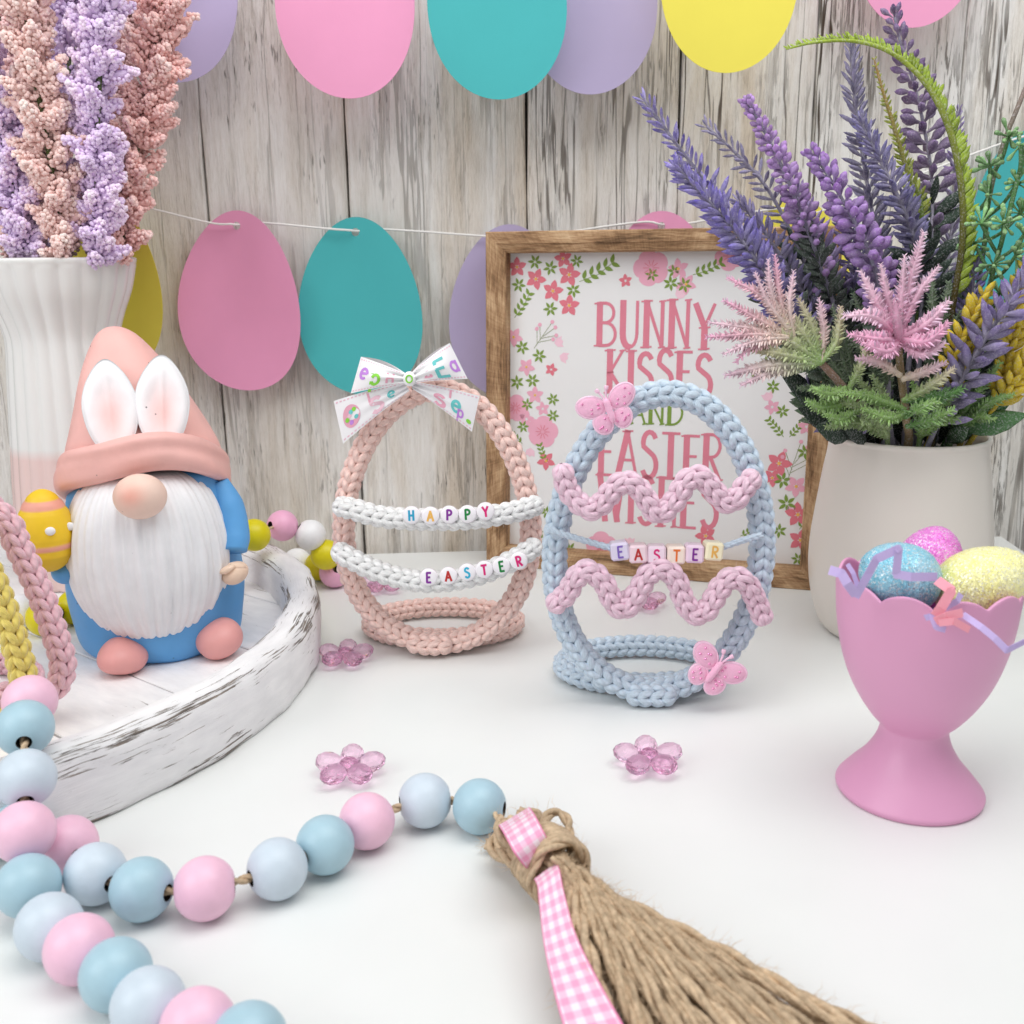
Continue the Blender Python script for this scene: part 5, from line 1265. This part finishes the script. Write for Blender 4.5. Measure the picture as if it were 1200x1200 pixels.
def stem_path(pts,base=None):
    P=[aty(x,y,Y) for x,y,Y in pts]                 # listed from the tip down
    b=QP+np.array([rng.uniform(-1.4,1.4),rng.uniform(-1.2,1.2),3.5]) if base is None else base
    e=P[-1]; m_=np.array([QP[0]+(e[0]-QP[0])*.75,QP[1]+(e[1]-QP[1])*.75,8.6])
    if e[2]>9.5: 
        lim=2.2; dx=m_[:2]-QP[:2]; r=np.linalg.norm(dx); m_[:2]=QP[:2]+dx*min(1,lim/max(r,1e-6)); P.append(m_)
    P.append(b); return resample(catmull(P,10),.08), sum(np.linalg.norm(np.diff(np.array(P[:len(pts)]),axis=0),axis=1))
def lavender(pts,label,tip,basec,tpl=SLIM,L=.62,wd=1.0,n_per=4,gap=.30,ang=(.55,.85),leaf_from=.62,leafc=SAGE,stemc=GREYL,top_dense=False,frac=1.0):
    D,Lv=stem_path(pts); s=np.arange(len(D))*.08; T=-norm(np.gradient(D,axis=0)); Tt=T     # pointing to the tip
    plump=tpl is PLUMP; gap*=1.05 if plump else 1.0; L*=.95 if plump else 1.15; wd*=.92 if plump else .80; ang=(ang[0]+.08,ang[1]+.2)
    basec=basec*.6+np.array(srgb(220,210,232))*.4; tip=np.clip(tip*1.14,0,1)
    t=thing('lavender_stem',D[-1],label,'lavender',GF)
    mb=MB(); V,Q,Pp,uv=tube(D,np.interp(s,[0,Lv,s[-1]],[.05,.10,.13]),7); c=np.tile(stemc*.8,(len(V),1)); mb.add(V,Q=Q,P=Pp,col=c); mb.build('stem',M['plant'],t)
    pos=[];dd=[];LL=[];CB=[];CT=[]; k=0; x=0.03
    lp=[];ld=[];lL=[]
    while x<Lv*frac:
        f=x/Lv; i=int(x/.08); i=min(i,len(D)-1)
        for j in range(n_per):
            a=2*pi*j/n_per+k*0.8+rng.normal(0,.2); n0=norm(np.cross(Tt[i],[0.3,.7,.2])); b0=np.cross(Tt[i],n0); rd=n0*cos(a)+b0*sin(a)
            an=rng.uniform(*ang)*(0.65+.5*min(1,f*3)); d=norm(Tt[i]*cos(an)+rd*sin(an)); ll=L*rng.uniform(.8,1.15)*(0.62+.5*min(1,f*2.5))
            if f<leaf_from or rng.random()<.35:
                pos.append(D[i]+rd*.05); dd.append(d); LL.append(ll); g=np.clip((f-.25)*1.1,0,.75); CB.append(basec*(1-g)+leafc*g*.9); hl=rng.uniform(0,.22); CT.append((tip*(1-g*.45)+basec*g*.45)*(1-hl)+np.array(srgb(206,190,226))*hl)
            else: lp.append(D[i]+rd*.05); ld.append(norm(Tt[i]*cos(an*.8)+rd*sin(an*.8))); lL.append(ll*1.35)
        x+=gap*rng.uniform(.85,1.15)*(0.75+.35*min(1,f*2)); k+=1
    mb=MB(); instances(mb,tpl,np.array(pos),np.array(dd),LL,np.full(len(pos),wd),np.array(CB),np.array(CT),gam=.8); o=mb.build('buds',M['plant'],t); tag(o,kind='stuff')
    if lp: mb=MB(); instances(mb,LEAF,np.array(lp),np.array(ld),lL,np.full(len(lp),1.0),leafc*.8,leafc*1.05); o=mb.build('leaves',M['plant'],t); tag(o,kind='stuff')
lavender([(756,118,36.5),(790,165,36.8),(828,215,37.0),(868,275,37.2),(905,335,37.6),(960,420,38.4)],'indigo lavender stem reaching farthest left over the sign',INDI,GREYL,L=.62,n_per=3,gap=.30,leaf_from=.7)
lavender([(795,198,36.0),(830,235,36.1),(862,272,36.3),(895,320,36.6),(925,368,37.2),(975,440,38.0)],'dense indigo lavender stem below the farthest left one',INDI*1.05,GREYL*1.05,L=.78,n_per=5,gap=.25,ang=(.5,.8),leaf_from=.8)
lavender([(828,148,39.5),(865,182,39.6),(900,222,39.6),(935,290,39.8),(975,390,40)],'slender slate lavender stem between the indigo and violet ones',SLATE,GREYL*.9,L=.55,n_per=3,gap=.32,leaf_from=.55,leafc=DKG*1.3)
lavender([(877,122,38),(902,165,38),(925,215,38),(945,265,38.2),(975,350,38.6),(1010,450,39)],'violet lavender stem with plump pale buds left of centre',np.array(srgb(176,128,200)),np.array(srgb(196,168,208)),tpl=PLUMP,L=.60,wd=1.05,n_per=5,gap=.26,ang=(.6,1.0),leaf_from=.45,leafc=SAGE*.8)
lavender([(955,182,37),(978,218,36.8),(1002,262,36.8),(1026,318,37),(1040,400,37.6)],'bright violet lavender stem with plump buds above the pink blossom',np.array(srgb(148,96,180)),np.array(srgb(180,150,200)),tpl=PLUMP,L=.74,wd=1.0,n_per=5,gap=.27,ang=(.6,1.0),leaf_from=.9)
lavender([(997,52,41),(1000,95,41),(1006,150,41),(1018,225,41),(1035,320,41),(1050,420,40.6)],'tall slate lavender stem standing right of the yellow card egg',SLATE*.95,GREYL*.85,L=.66,n_per=4,gap=.27,ang=(.5,.8),leaf_from=.7,leafc=DKG*1.4)
lavender([(1008,142,38.6),(1030,185,38.6),(1052,230,38.6),(1072,285,38.8),(1080,370,39.2)],'slate blue lavender stem crossing behind the pink blossom',np.array(srgb(96,92,156)),GREYL,L=.62,n_per=5,gap=.25,leaf_from=.7,leafc=DKG*1.2)
lavender([(1048,20,42.5),(1056,52,42.5),(1070,95,42.5),(1083,150,42.5),(1092,215,42.3),(1090,300,41.5),(1080,420,41)],'tallest plum lavender stem with spaced dark buds',PLUM*1.15,np.array(srgb(150,124,150)),tpl=PLUMP,L=.95,wd=.85,n_per=4,gap=.42,ang=(.7,1.0),leaf_from=.55,leafc=DKG*1.2)
lavender([(1047,18,42.2),(1058,45,42.2),(1068,70,42.2)],'violet bud cluster topping the tallest lavender stem',np.array(srgb(146,104,176)),VIOL*1.1,tpl=PLUMP,L=.62,wd=1.2,n_per=5,gap=.2,leaf_from=1.1) if False else None
lavender([(1204,322,36.2),(1178,362,36.2),(1150,405,36.4),(1122,455,36.8),(1095,505,37.6)],'large purple lavender stem leaning right over the vase rim',np.array(srgb(108,84,160)),GREYL*1.0,L=.92,wd=1.1,n_per=4,gap=.36,ang=(.6,.95),leaf_from=1.1)
lavender([(1142,300,38.5),(1140,335,38.5),(1134,380,38.5),(1115,450,38.8)],'short indigo lavender stem right of the pink blossom',INDI,GREYL*.9,L=.55,n_per=5,gap=.26,leaf_from=1.1)
lavender([(1122,130,44),(1120,190,44),(1118,250,43.6),(1105,340,42.5)],'thin mauve lavender stem behind the arching green spike',np.array(srgb(130,110,170)),GREYL*.9,L=.5,n_per=4,gap=.3,leaf_from=1.1)
# indigo filler deep inside the bunch
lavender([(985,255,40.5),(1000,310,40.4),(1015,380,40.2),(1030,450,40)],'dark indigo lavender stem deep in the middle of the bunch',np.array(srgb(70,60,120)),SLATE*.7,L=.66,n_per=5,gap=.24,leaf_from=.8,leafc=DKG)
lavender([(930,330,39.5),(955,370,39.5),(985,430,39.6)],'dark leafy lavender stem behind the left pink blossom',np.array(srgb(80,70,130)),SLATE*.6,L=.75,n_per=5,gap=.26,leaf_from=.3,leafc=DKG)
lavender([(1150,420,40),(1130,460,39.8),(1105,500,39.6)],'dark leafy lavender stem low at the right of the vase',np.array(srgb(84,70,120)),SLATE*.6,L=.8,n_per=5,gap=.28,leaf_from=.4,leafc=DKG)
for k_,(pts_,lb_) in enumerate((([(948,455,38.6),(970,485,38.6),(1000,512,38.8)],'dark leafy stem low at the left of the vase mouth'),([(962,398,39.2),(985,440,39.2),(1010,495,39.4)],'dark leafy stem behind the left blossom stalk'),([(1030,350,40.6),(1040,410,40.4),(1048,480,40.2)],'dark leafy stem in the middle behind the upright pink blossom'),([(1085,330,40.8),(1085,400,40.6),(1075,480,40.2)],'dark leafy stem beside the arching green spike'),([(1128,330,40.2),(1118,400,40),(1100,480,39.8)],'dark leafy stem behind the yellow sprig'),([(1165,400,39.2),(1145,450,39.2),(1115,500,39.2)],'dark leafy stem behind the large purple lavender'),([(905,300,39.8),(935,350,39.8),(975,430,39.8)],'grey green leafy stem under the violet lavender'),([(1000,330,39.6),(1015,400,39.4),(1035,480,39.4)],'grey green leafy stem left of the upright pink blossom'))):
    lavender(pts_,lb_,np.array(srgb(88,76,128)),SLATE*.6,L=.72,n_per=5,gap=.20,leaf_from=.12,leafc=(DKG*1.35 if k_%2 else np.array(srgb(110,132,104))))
lavender([(925,205,39.8),(948,255,39.8),(975,320,39.8),(1010,420,39.8)],'mauve lavender stem between the two plump violet ones',np.array(srgb(150,116,184)),GREYL,L=.6,n_per=5,gap=.26,leaf_from=.75)
lavender([(866,236,38.6),(900,278,38.6),(940,340,38.8),(990,430,39)],'silvery lavender stem just above the frame corner',np.array(srgb(128,118,176)),GREYL*1.05,L=.6,n_per=5,gap=.26,leaf_from=.6,leafc=SAGE)
lavender([(1062,230,39.4),(1068,290,39.4),(1070,360,39.4)],'silvery lavender stem behind the upright pink blossom tips',np.array(srgb(120,112,170)),GREYL,L=.6,n_per=5,gap=.26,leaf_from=.7,leafc=SAGE)
# arching green spike and its small partner
def spike(pts,label,c0,c1,L,gap,one_side,stemc,r=.11):
    D,Lv=stem_path(pts); T=-norm(np.gradient(D,axis=0)); s=np.arange(len(D))*.08; t=thing('green_spike',D[-1],label,'faux plant','green spikes in the cream vase')
    mb=MB(); V,Q,Pp,uv=tube(D,np.interp(s,[0,.5,Lv*.5,s[-1]],[.02,.05,r,r*1.2]),8); f=np.clip(np.repeat(s,8)/Lv,0,1)[:,None]; mb.add(V,Q=Q,P=Pp,col=c1*(1-f)+stemc*f); mb.build('stem',M['plant'],t)
    pos=[];dd=[];LL=[];cb=[];x=.1
    view=np.array([0,-1,.2])
    while x<Lv:
        i=int(x/.08); side=norm(np.cross(view,T[i])); f=x/Lv
        for sgn in one_side:
            for q in range(2):
                d=norm(T[i]*rng.uniform(.55,.9)-side*sgn*rng.uniform(.6,.9)+view*rng.uniform(-.5,.5)); pos.append(D[i]); dd.append(d); LL.append(L*(.35+.75*min(1,f*1.3))*rng.uniform(.8,1.2)); cb.append(c0)
        x+=gap*rng.uniform(.8,1.2)
    mb=MB(); instances(mb,LEAF,np.array(pos),np.array(dd),LL,np.full(len(pos),.95),c0*.85,c0*1.1); o=mb.build('leaflets',M['plant'],t); tag(o,kind='stuff')
LG=np.array(srgb(172,196,72))
spike([(921,58,39),(952,50,38.8),(1000,48,38.6),(1045,62,38.3),(1085,98,38),(1112,150,37.8),(1126,215,37.8),(1128,280,38),(1118,350,38.4)],'yellow green spike arching from the right over the lavender',LG,LG*.95,.62,.13,(1,),np.array(srgb(96,84,40)))
spike([(1024,68,40),(1034,105,40),(1048,150,40),(1064,205,40),(1080,265,40)],'short brownish green spike below the arching green one',np.array(srgb(166,176,72)),np.array(srgb(176,140,80)),.42,.22,(-1,1),np.array(srgb(110,140,50)),.09)
# green seed branches at the right
SG=np.array(srgb(120,176,104))
def seed_branch(stem,clusters,label,sc):
    D,Lv=stem_path(stem); t=thing('seed_branch',D[-1],label,'faux plant','green seed branches in the cream vase'); mb=MB(); V,Q,Pp,uv=tube(D,.09,8); f=np.clip(np.repeat(np.arange(len(D))*.08,8)/Lv,0,1)[:,None]; mb.add(V,Q=Q,P=Pp,col=sc*(1-f)+np.array(srgb(70,110,60))*f); mb.build('stem',M['plant'],t)
    for (x,y,Y,n) in clusters:
        c=aty(x,y,Y); j=np.argmin(np.linalg.norm(D-c-np.array([0,0,-1.0]),axis=1)); cm=MB(); P=catmull([D[j],(D[j]+c)/2+np.array([0,-.1,-.12]),c],6); V,Q,Pp,uv=tube(P,.065,6); cm.add(V,Q=Q,P=Pp,col=SG*.6)
        d=norm(rng.normal(0,1,(n,3))+np.array([0,-.5,.35])); L=rng.uniform(.5,.72,n); tone=rng.uniform(.85,1.15); instances(cm,CLUB,np.tile(c,(n,1)),d,L,np.full(n,1.0),SG*.75*tone,np.array(srgb(156,200,136))*tone)
        cm.build('seed_cluster',M['plant'],t)
seed_branch([(1215,75,40),(1195,120,39.6),(1172,180,39.4),(1158,240,39.2),(1150,310,39)],[(1182,160,38.5,11),(1160,195,38.3,12),(1192,215,38.2,12),(1158,228,38.2,12),(1196,250,38.4,11)],'green seed branch with a mauve stem at the top right',np.array(srgb(150,124,120)))
seed_branch([(1205,165,38),(1190,220,38),(1172,290,38),(1150,370,38.2)],[(1196,170,37.6,10),(1176,262,37.4,12),(1150,262,37.6,12),(1190,300,37.2,12),(1164,310,37.3,12),(1142,285,38.2,11),(1200,275,37.3,11),(1200,335,37.6,10),(1172,345,37.8,11)],'lower green seed branch beside the yellow sprig',np.array(srgb(92,140,80)))
# yellow sprigs
YEL=np.array(srgb(238,210,64))
def yellow(pts,label):
    D,Lv=stem_path(pts); T=-norm(np.gradient(D,axis=0)); t=thing('yellow_sprig',D[-1],label,'faux plant','yellow sprigs in the cream vase'); mb=MB(); V,Q,Pp,uv=tube(D,.10,7); mb.add(V,Q=Q,P=Pp,col=YEL*.7); mb.build('stem',M['plant'],t); pos=[];dd=[];LL=[];x=.0;k=0
    while x<Lv*1.0:
        i=int(x/.08); view=np.array([0,-1,.2]); side=norm(np.cross(view,T[i]))
        for s in(-1,1): pos.append(D[i]); dd.append(norm(T[i]*.8+side*s*.75+view*rng.uniform(-.2,.5))); LL.append(rng.uniform(.75,1.05)*(.6+.4*min(1,x)))
        pos.append(D[i]); dd.append(norm(T[i]*.9+view*.6)); LL.append(.7); x+=.42;k+=1
    mb=MB(); instances(mb,SLIM,np.array(pos),np.array(dd),LL,np.full(len(pos),1.3),YEL*.85,YEL*1.05); o=mb.build('buds',M['plant'],t); tag(o,kind='stuff')
yellow([(1152,348,37.4),(1138,375,37.3),(1124,405,37.2),(1112,440,37.4),(1100,490,38)],'yellow sprig between the pink blossom and the purple lavender')
yellow([(1202,318,37.2),(1196,350,37.2),(1186,400,37.4),(1165,470,38)],'yellow sprig at the right photo edge above the vase')
yellow([(1210,420,37),(1185,450,37.2),(1160,485,37.8)],'low yellow sprig at the right photo edge near the vase rim')
# pink plume blossoms: feathery fronds
def frond(mb,P,W,c0,c1,n=None,view=np.array([0.0,-1.0,.25]),fat=1.0,curve=.3):
    """flat feathery frond along P (base->tip): rib plus two rows of fine leaflets"""
    D=resample(catmull(P,8),.06); m=len(D); T=norm(np.gradient(D,axis=0)); f=np.linspace(0,1,m); r=np.interp(f,[0,.5,1],[.075,.06,.02])*fat
    V,Q,Pp,uv=tube(D,r,6); cc=(c0*(1-f[:,None])+c1*f[:,None]); mb.add(V,Q=Q,P=Pp,col=np.repeat(cc,6,0))
    side=norm(np.cross(view,T)); nn=np.cross(T,side); k=np.arange(2,m,2)
    bw=W*.40*(fat-.5)*np.sin(np.clip(f*.9+.08,0,1)*pi)**.8*(1+.25*np.sin(np.arange(m)*2.2)); up_=.35*bw[:,None]*nn
    Vb=np.stack([D+side*bw[:,None]+up_,D-nn*.03,D-side*bw[:,None]+up_,D+nn*.03],1).reshape(-1,3); mb.add(Vb,Q=grid_faces(m,4,True),col=np.repeat(cc,4,0))
    for s in(-1,1):
        for lay in (0,1):
            kk=k+rng.integers(0,2,len(k)); kk=np.clip(kk,0,m-1); ff=f[kk]; pos=D[kk]; d=norm(T[kk]*rng.uniform(.5,.9,(len(kk),1))+s*side[kk]*.8+nn[kk]*(rng.normal(0,.25,(len(kk),1))+(.35 if lay else -.1))); L=W*.78*(0.35+.65*np.sin(np.clip(ff*.85+.12,0,1)*pi))*rng.uniform(.7,1.2,len(kk))
            instances(mb,NEED,pos,d,L,np.full(len(kk),2.3),c0*(1-ff[:,None])+c1*ff[:,None],np.clip((c0*(1-ff[:,None])+c1*ff[:,None])*1.1+.03,0,1))
PKF=np.array(srgb(250,184,214)); PKL=np.array(srgb(254,212,230)); GRF=np.array(srgb(150,186,108)); GRD=np.array(srgb(96,140,76)); CRM=np.array(srgb(220,204,176))
def plume(label,stem,fronds,stemc):
    D,Lv=stem_path(stem); t=thing('pink_plume',D[-1],label,'faux flower','pink feathery blossoms in the cream vase'); mb=MB(); V,Q,Pp,uv=tube(D,np.linspace(.13,.20,len(D)),8); mb.add(V,Q=Q,P=Pp,col=stemc); mb.build('stem',M['plant'],t)
    for pts,W,c0,c1,fat in fronds:
        fm=MB(); P=[aty(*q) for q in pts]; frond(fm,P,W,c0,c1,fat=fat); fm.build('frond',M['plant'],t)
c_=(1052,398,36.0)
plume('pink feathery blossom in front of the bunch, upright and open',[(1052,398,36.2),(1056,440,36.6),(1062,490,37.4),(1063,530,38.4)],[
 ([c_,(1062,345,35.8),(1082,272,35.7)],.50,PKF*.95,PKL,1.5),([c_,(1056,350,35.7),(1060,300,35.5)],.42,PKF,PKL,1.4),([c_,(1040,350,35.7),(1032,310,35.6)],.42,PKF*.95,PKL,1.4),([c_,(1030,360,35.5),(1008,318,35.4)],.45,PKF,PKL,1.4),
 ([c_,(1072,350,35.8),(1100,312,35.9)],.42,PKF,PKL,1.4),([c_,(1025,372,35.2),(990,370,34.9)],.52,PKF,PKL,1.8),([c_,(1032,398,35.0),(995,392,34.7)],.50,PKF,PKF,1.8),([c_,(1040,412,34.9),(1010,402,34.6)],.5,PKF*.95,PKF,1.8),
 ([c_,(1085,380,35.5),(1112,352,35.4)],.50,PKF*.95,PKL,1.8),([c_,(1085,400,35.2),(1112,378,35.1)],.5,PKF*.92,PKF,1.8),([c_,(1080,415,35.3),(1108,402,35.2)],.45,PKF*.9,PKL,1.6),([c_,(1052,380,35.2),(1048,352,35.0)],.3,PKF*.85,PKF*.85,2.6),
 ([(1055,440,36),(1030,425,35.6),(1002,420,35.3)],.4,CRM,PKL,1.5),([(1056,445,36),(1085,435,35.7),(1108,425,35.6)],.4,CRM,PKL*.97,1.5),
 ([(1058,470,36.4),(1090,452,35.8),(1118,432,35.6)],.45,GRF,CRM,1.4),([(1060,480,36.4),(1020,465,35.8),(985,460,35.5)],.45,GRF,GRF*1.1,1.6),([(1062,485,36.4),(1040,490,35.6),(1010,478,35.2)],.45,GRF*.95,GRF,1.6),([(1062,488,36.4),(1075,480,35.5),(1100,470,35.2)],.5,GRD,GRF,1.5),([(1062,470,36.8),(1100,465,36.2),(1130,455,36)],.5,GRD,GRD*1.2,1.3),([(1062,500,36.6),(1090,492,36),(1118,480,35.8)],.5,GRD,GRF,1.3)],np.array(srgb(150,128,96)))
b0=(962,425,36.2); b1=(930,395,35.9)
plume('pink feathery blossom hanging left over the sign',[(958,420,36.3),(985,450,36.6),(1010,480,37.6),(1034,512,39.4)],[
 ([b1,(890,375,35.5),(848,352,35.2)],.42,CRM,PKF,1.2),([b1,(880,385,35.4),(830,378,35.0)],.42,CRM,PKL,1.2),([b1,(885,392,35.3),(828,395,34.9)],.42,CRM,PKF,1.2),([b1,(895,350,35.6),(852,325,35.4)],.40,CRM,PKF,1.2),([b1,(885,400,35.2),(848,415,34.9)],.42,CRM,PKL,1.2),([b1,(880,408,35.2),(862,425,35.0)],.38,CRM,PKF,1.1),
 ([b1,(900,355,35.6),(885,320,35.5)],.36,CRM,PKL,1.2),([b1,(905,350,35.7),(900,305,35.6)],.38,CRM,PKL,1.2),([b1,(915,355,35.8),(908,300,35.8)],.36,CRM,PKF,1.2),([b1,(925,360,35.8),(930,318,35.8)],.34,CRM,PKL,1.2),
 ([b0,(915,415,35.6),(875,408,35.3)],.46,GRF,CRM,1.6),([b0,(905,428,35.5),(850,440,35.2)],.46,GRF,PKL,1.5),([b0,(900,438,35.4),(868,452,35.2)],.42,GRF,PKL,1.4),([b0,(925,400,35.8),(890,385,35.6)],.5,GRF,CRM,1.6),([b0,(940,390,36),(915,365,35.8)],.5,GRF,CRM*.95,1.5),
 ([b0,(965,390,36.2),(960,350,36.1)],.38,CRM,PKL*.95,1.3),([b0,(980,400,36.2),(985,360,36.2)],.42,GRF,CRM,1.4),([b0,(950,380,36.1),(935,350,36)],.42,GRF,CRM,1.4),
 ([(990,455,36.6),(975,462,36),(950,455,35.6)],.46,GRF,GRF*1.1,1.7),([(1000,470,36.8),(965,478,36),(945,470,35.6)],.48,GRF,GRF*1.1,1.8),([(1005,480,36.8),(985,492,36),(965,485,35.7)],.46,GRF*.9,GRF,1.7),([(995,455,36.6),(1010,425,36.2),(1020,395,36)],.42,GRF,CRM,1.4)],np.array(srgb(150,122,104)))
PALE=np.array(srgb(168,190,132)); SGE=np.array(srgb(132,152,122))
def fern(label,base,tips,c0,c1,W=.46,fat=1.5):
    b0_=aty(*base); root=QP+np.array([(b0_[0]-QP[0])*.6,(b0_[1]-QP[1])*.6,5.0]); t=thing('fern_sprig',root,label,'faux plant','green fern sprigs in the cream vase')
    mb=MB(); V,Q,Pp,uv=tube(catmull([root,root*.4+b0_*.6,b0_],8),.10,7); mb.add(V,Q=Q,P=Pp,col=c0*.7); mb.build('stem',M['plant'],t)
    for x,y,Y in tips:
        e=aty(x,y,Y); fm=MB(); frond(fm,[b0_,(b0_+e)/2+np.array([0,-.15,.35]),e],W,c0,c1,fat=fat); fm.build('frond',M['plant'],t)
fern('pale green ferny sprig low at the left of the vase mouth',(1040,512,38.0),[(985,472,36.3),(1000,440,36.5),(1022,440,36.4),(968,500,36.6),(1010,495,36.0)],PALE*.85,PALE)
fern('fresh green ferny sprig below the upright pink blossom',(1078,512,38.0),[(1092,445,36.3),(1118,462,36.3),(1068,448,36.1),(1125,492,36.6),(1082,485,35.9)],GRF*.8,GRF)
fern('sage ferny sprig behind the left pink blossom',(1005,480,38.4),[(940,392,37.2),(958,368,37.3),(922,425,37.2),(975,360,37.4),(935,455,37.2)],SGE*.85,SGE*1.1)
fern('grey green ferny sprig between the two pink blossoms',(1040,470,38.6),[(1000,345,37.5),(1022,335,37.6),(985,385,37.3),(1012,400,36.9),(1030,420,36.7)],SGE*.8,SGE*1.05)
fern('dark sage ferny sprig right of the upright pink blossom',(1085,460,38.8),[(1112,330,37.8),(1092,318,37.9),(1125,365,37.5),(1105,400,37.0)],SGE*.7,SGE)
fern('green ferny sprig low at the right photo edge',(1118,505,38.2),[(1172,425,36.6),(1188,462,36.6),(1152,405,37),(1165,492,36.8)],GRD*.9,GRF)
# broad dark leaves round the vase mouth: each leaf its own piece
lf=thing('leafy_stem',QP+np.array([0,0,5.0]),'dark green leafy filler stems crowding the mouth of the cream vase','faux plant')
BL_=bud_template([.03,.17,.24,.2,.09,.005],[0,.2,.42,.66,.87,1.0],8,.16)
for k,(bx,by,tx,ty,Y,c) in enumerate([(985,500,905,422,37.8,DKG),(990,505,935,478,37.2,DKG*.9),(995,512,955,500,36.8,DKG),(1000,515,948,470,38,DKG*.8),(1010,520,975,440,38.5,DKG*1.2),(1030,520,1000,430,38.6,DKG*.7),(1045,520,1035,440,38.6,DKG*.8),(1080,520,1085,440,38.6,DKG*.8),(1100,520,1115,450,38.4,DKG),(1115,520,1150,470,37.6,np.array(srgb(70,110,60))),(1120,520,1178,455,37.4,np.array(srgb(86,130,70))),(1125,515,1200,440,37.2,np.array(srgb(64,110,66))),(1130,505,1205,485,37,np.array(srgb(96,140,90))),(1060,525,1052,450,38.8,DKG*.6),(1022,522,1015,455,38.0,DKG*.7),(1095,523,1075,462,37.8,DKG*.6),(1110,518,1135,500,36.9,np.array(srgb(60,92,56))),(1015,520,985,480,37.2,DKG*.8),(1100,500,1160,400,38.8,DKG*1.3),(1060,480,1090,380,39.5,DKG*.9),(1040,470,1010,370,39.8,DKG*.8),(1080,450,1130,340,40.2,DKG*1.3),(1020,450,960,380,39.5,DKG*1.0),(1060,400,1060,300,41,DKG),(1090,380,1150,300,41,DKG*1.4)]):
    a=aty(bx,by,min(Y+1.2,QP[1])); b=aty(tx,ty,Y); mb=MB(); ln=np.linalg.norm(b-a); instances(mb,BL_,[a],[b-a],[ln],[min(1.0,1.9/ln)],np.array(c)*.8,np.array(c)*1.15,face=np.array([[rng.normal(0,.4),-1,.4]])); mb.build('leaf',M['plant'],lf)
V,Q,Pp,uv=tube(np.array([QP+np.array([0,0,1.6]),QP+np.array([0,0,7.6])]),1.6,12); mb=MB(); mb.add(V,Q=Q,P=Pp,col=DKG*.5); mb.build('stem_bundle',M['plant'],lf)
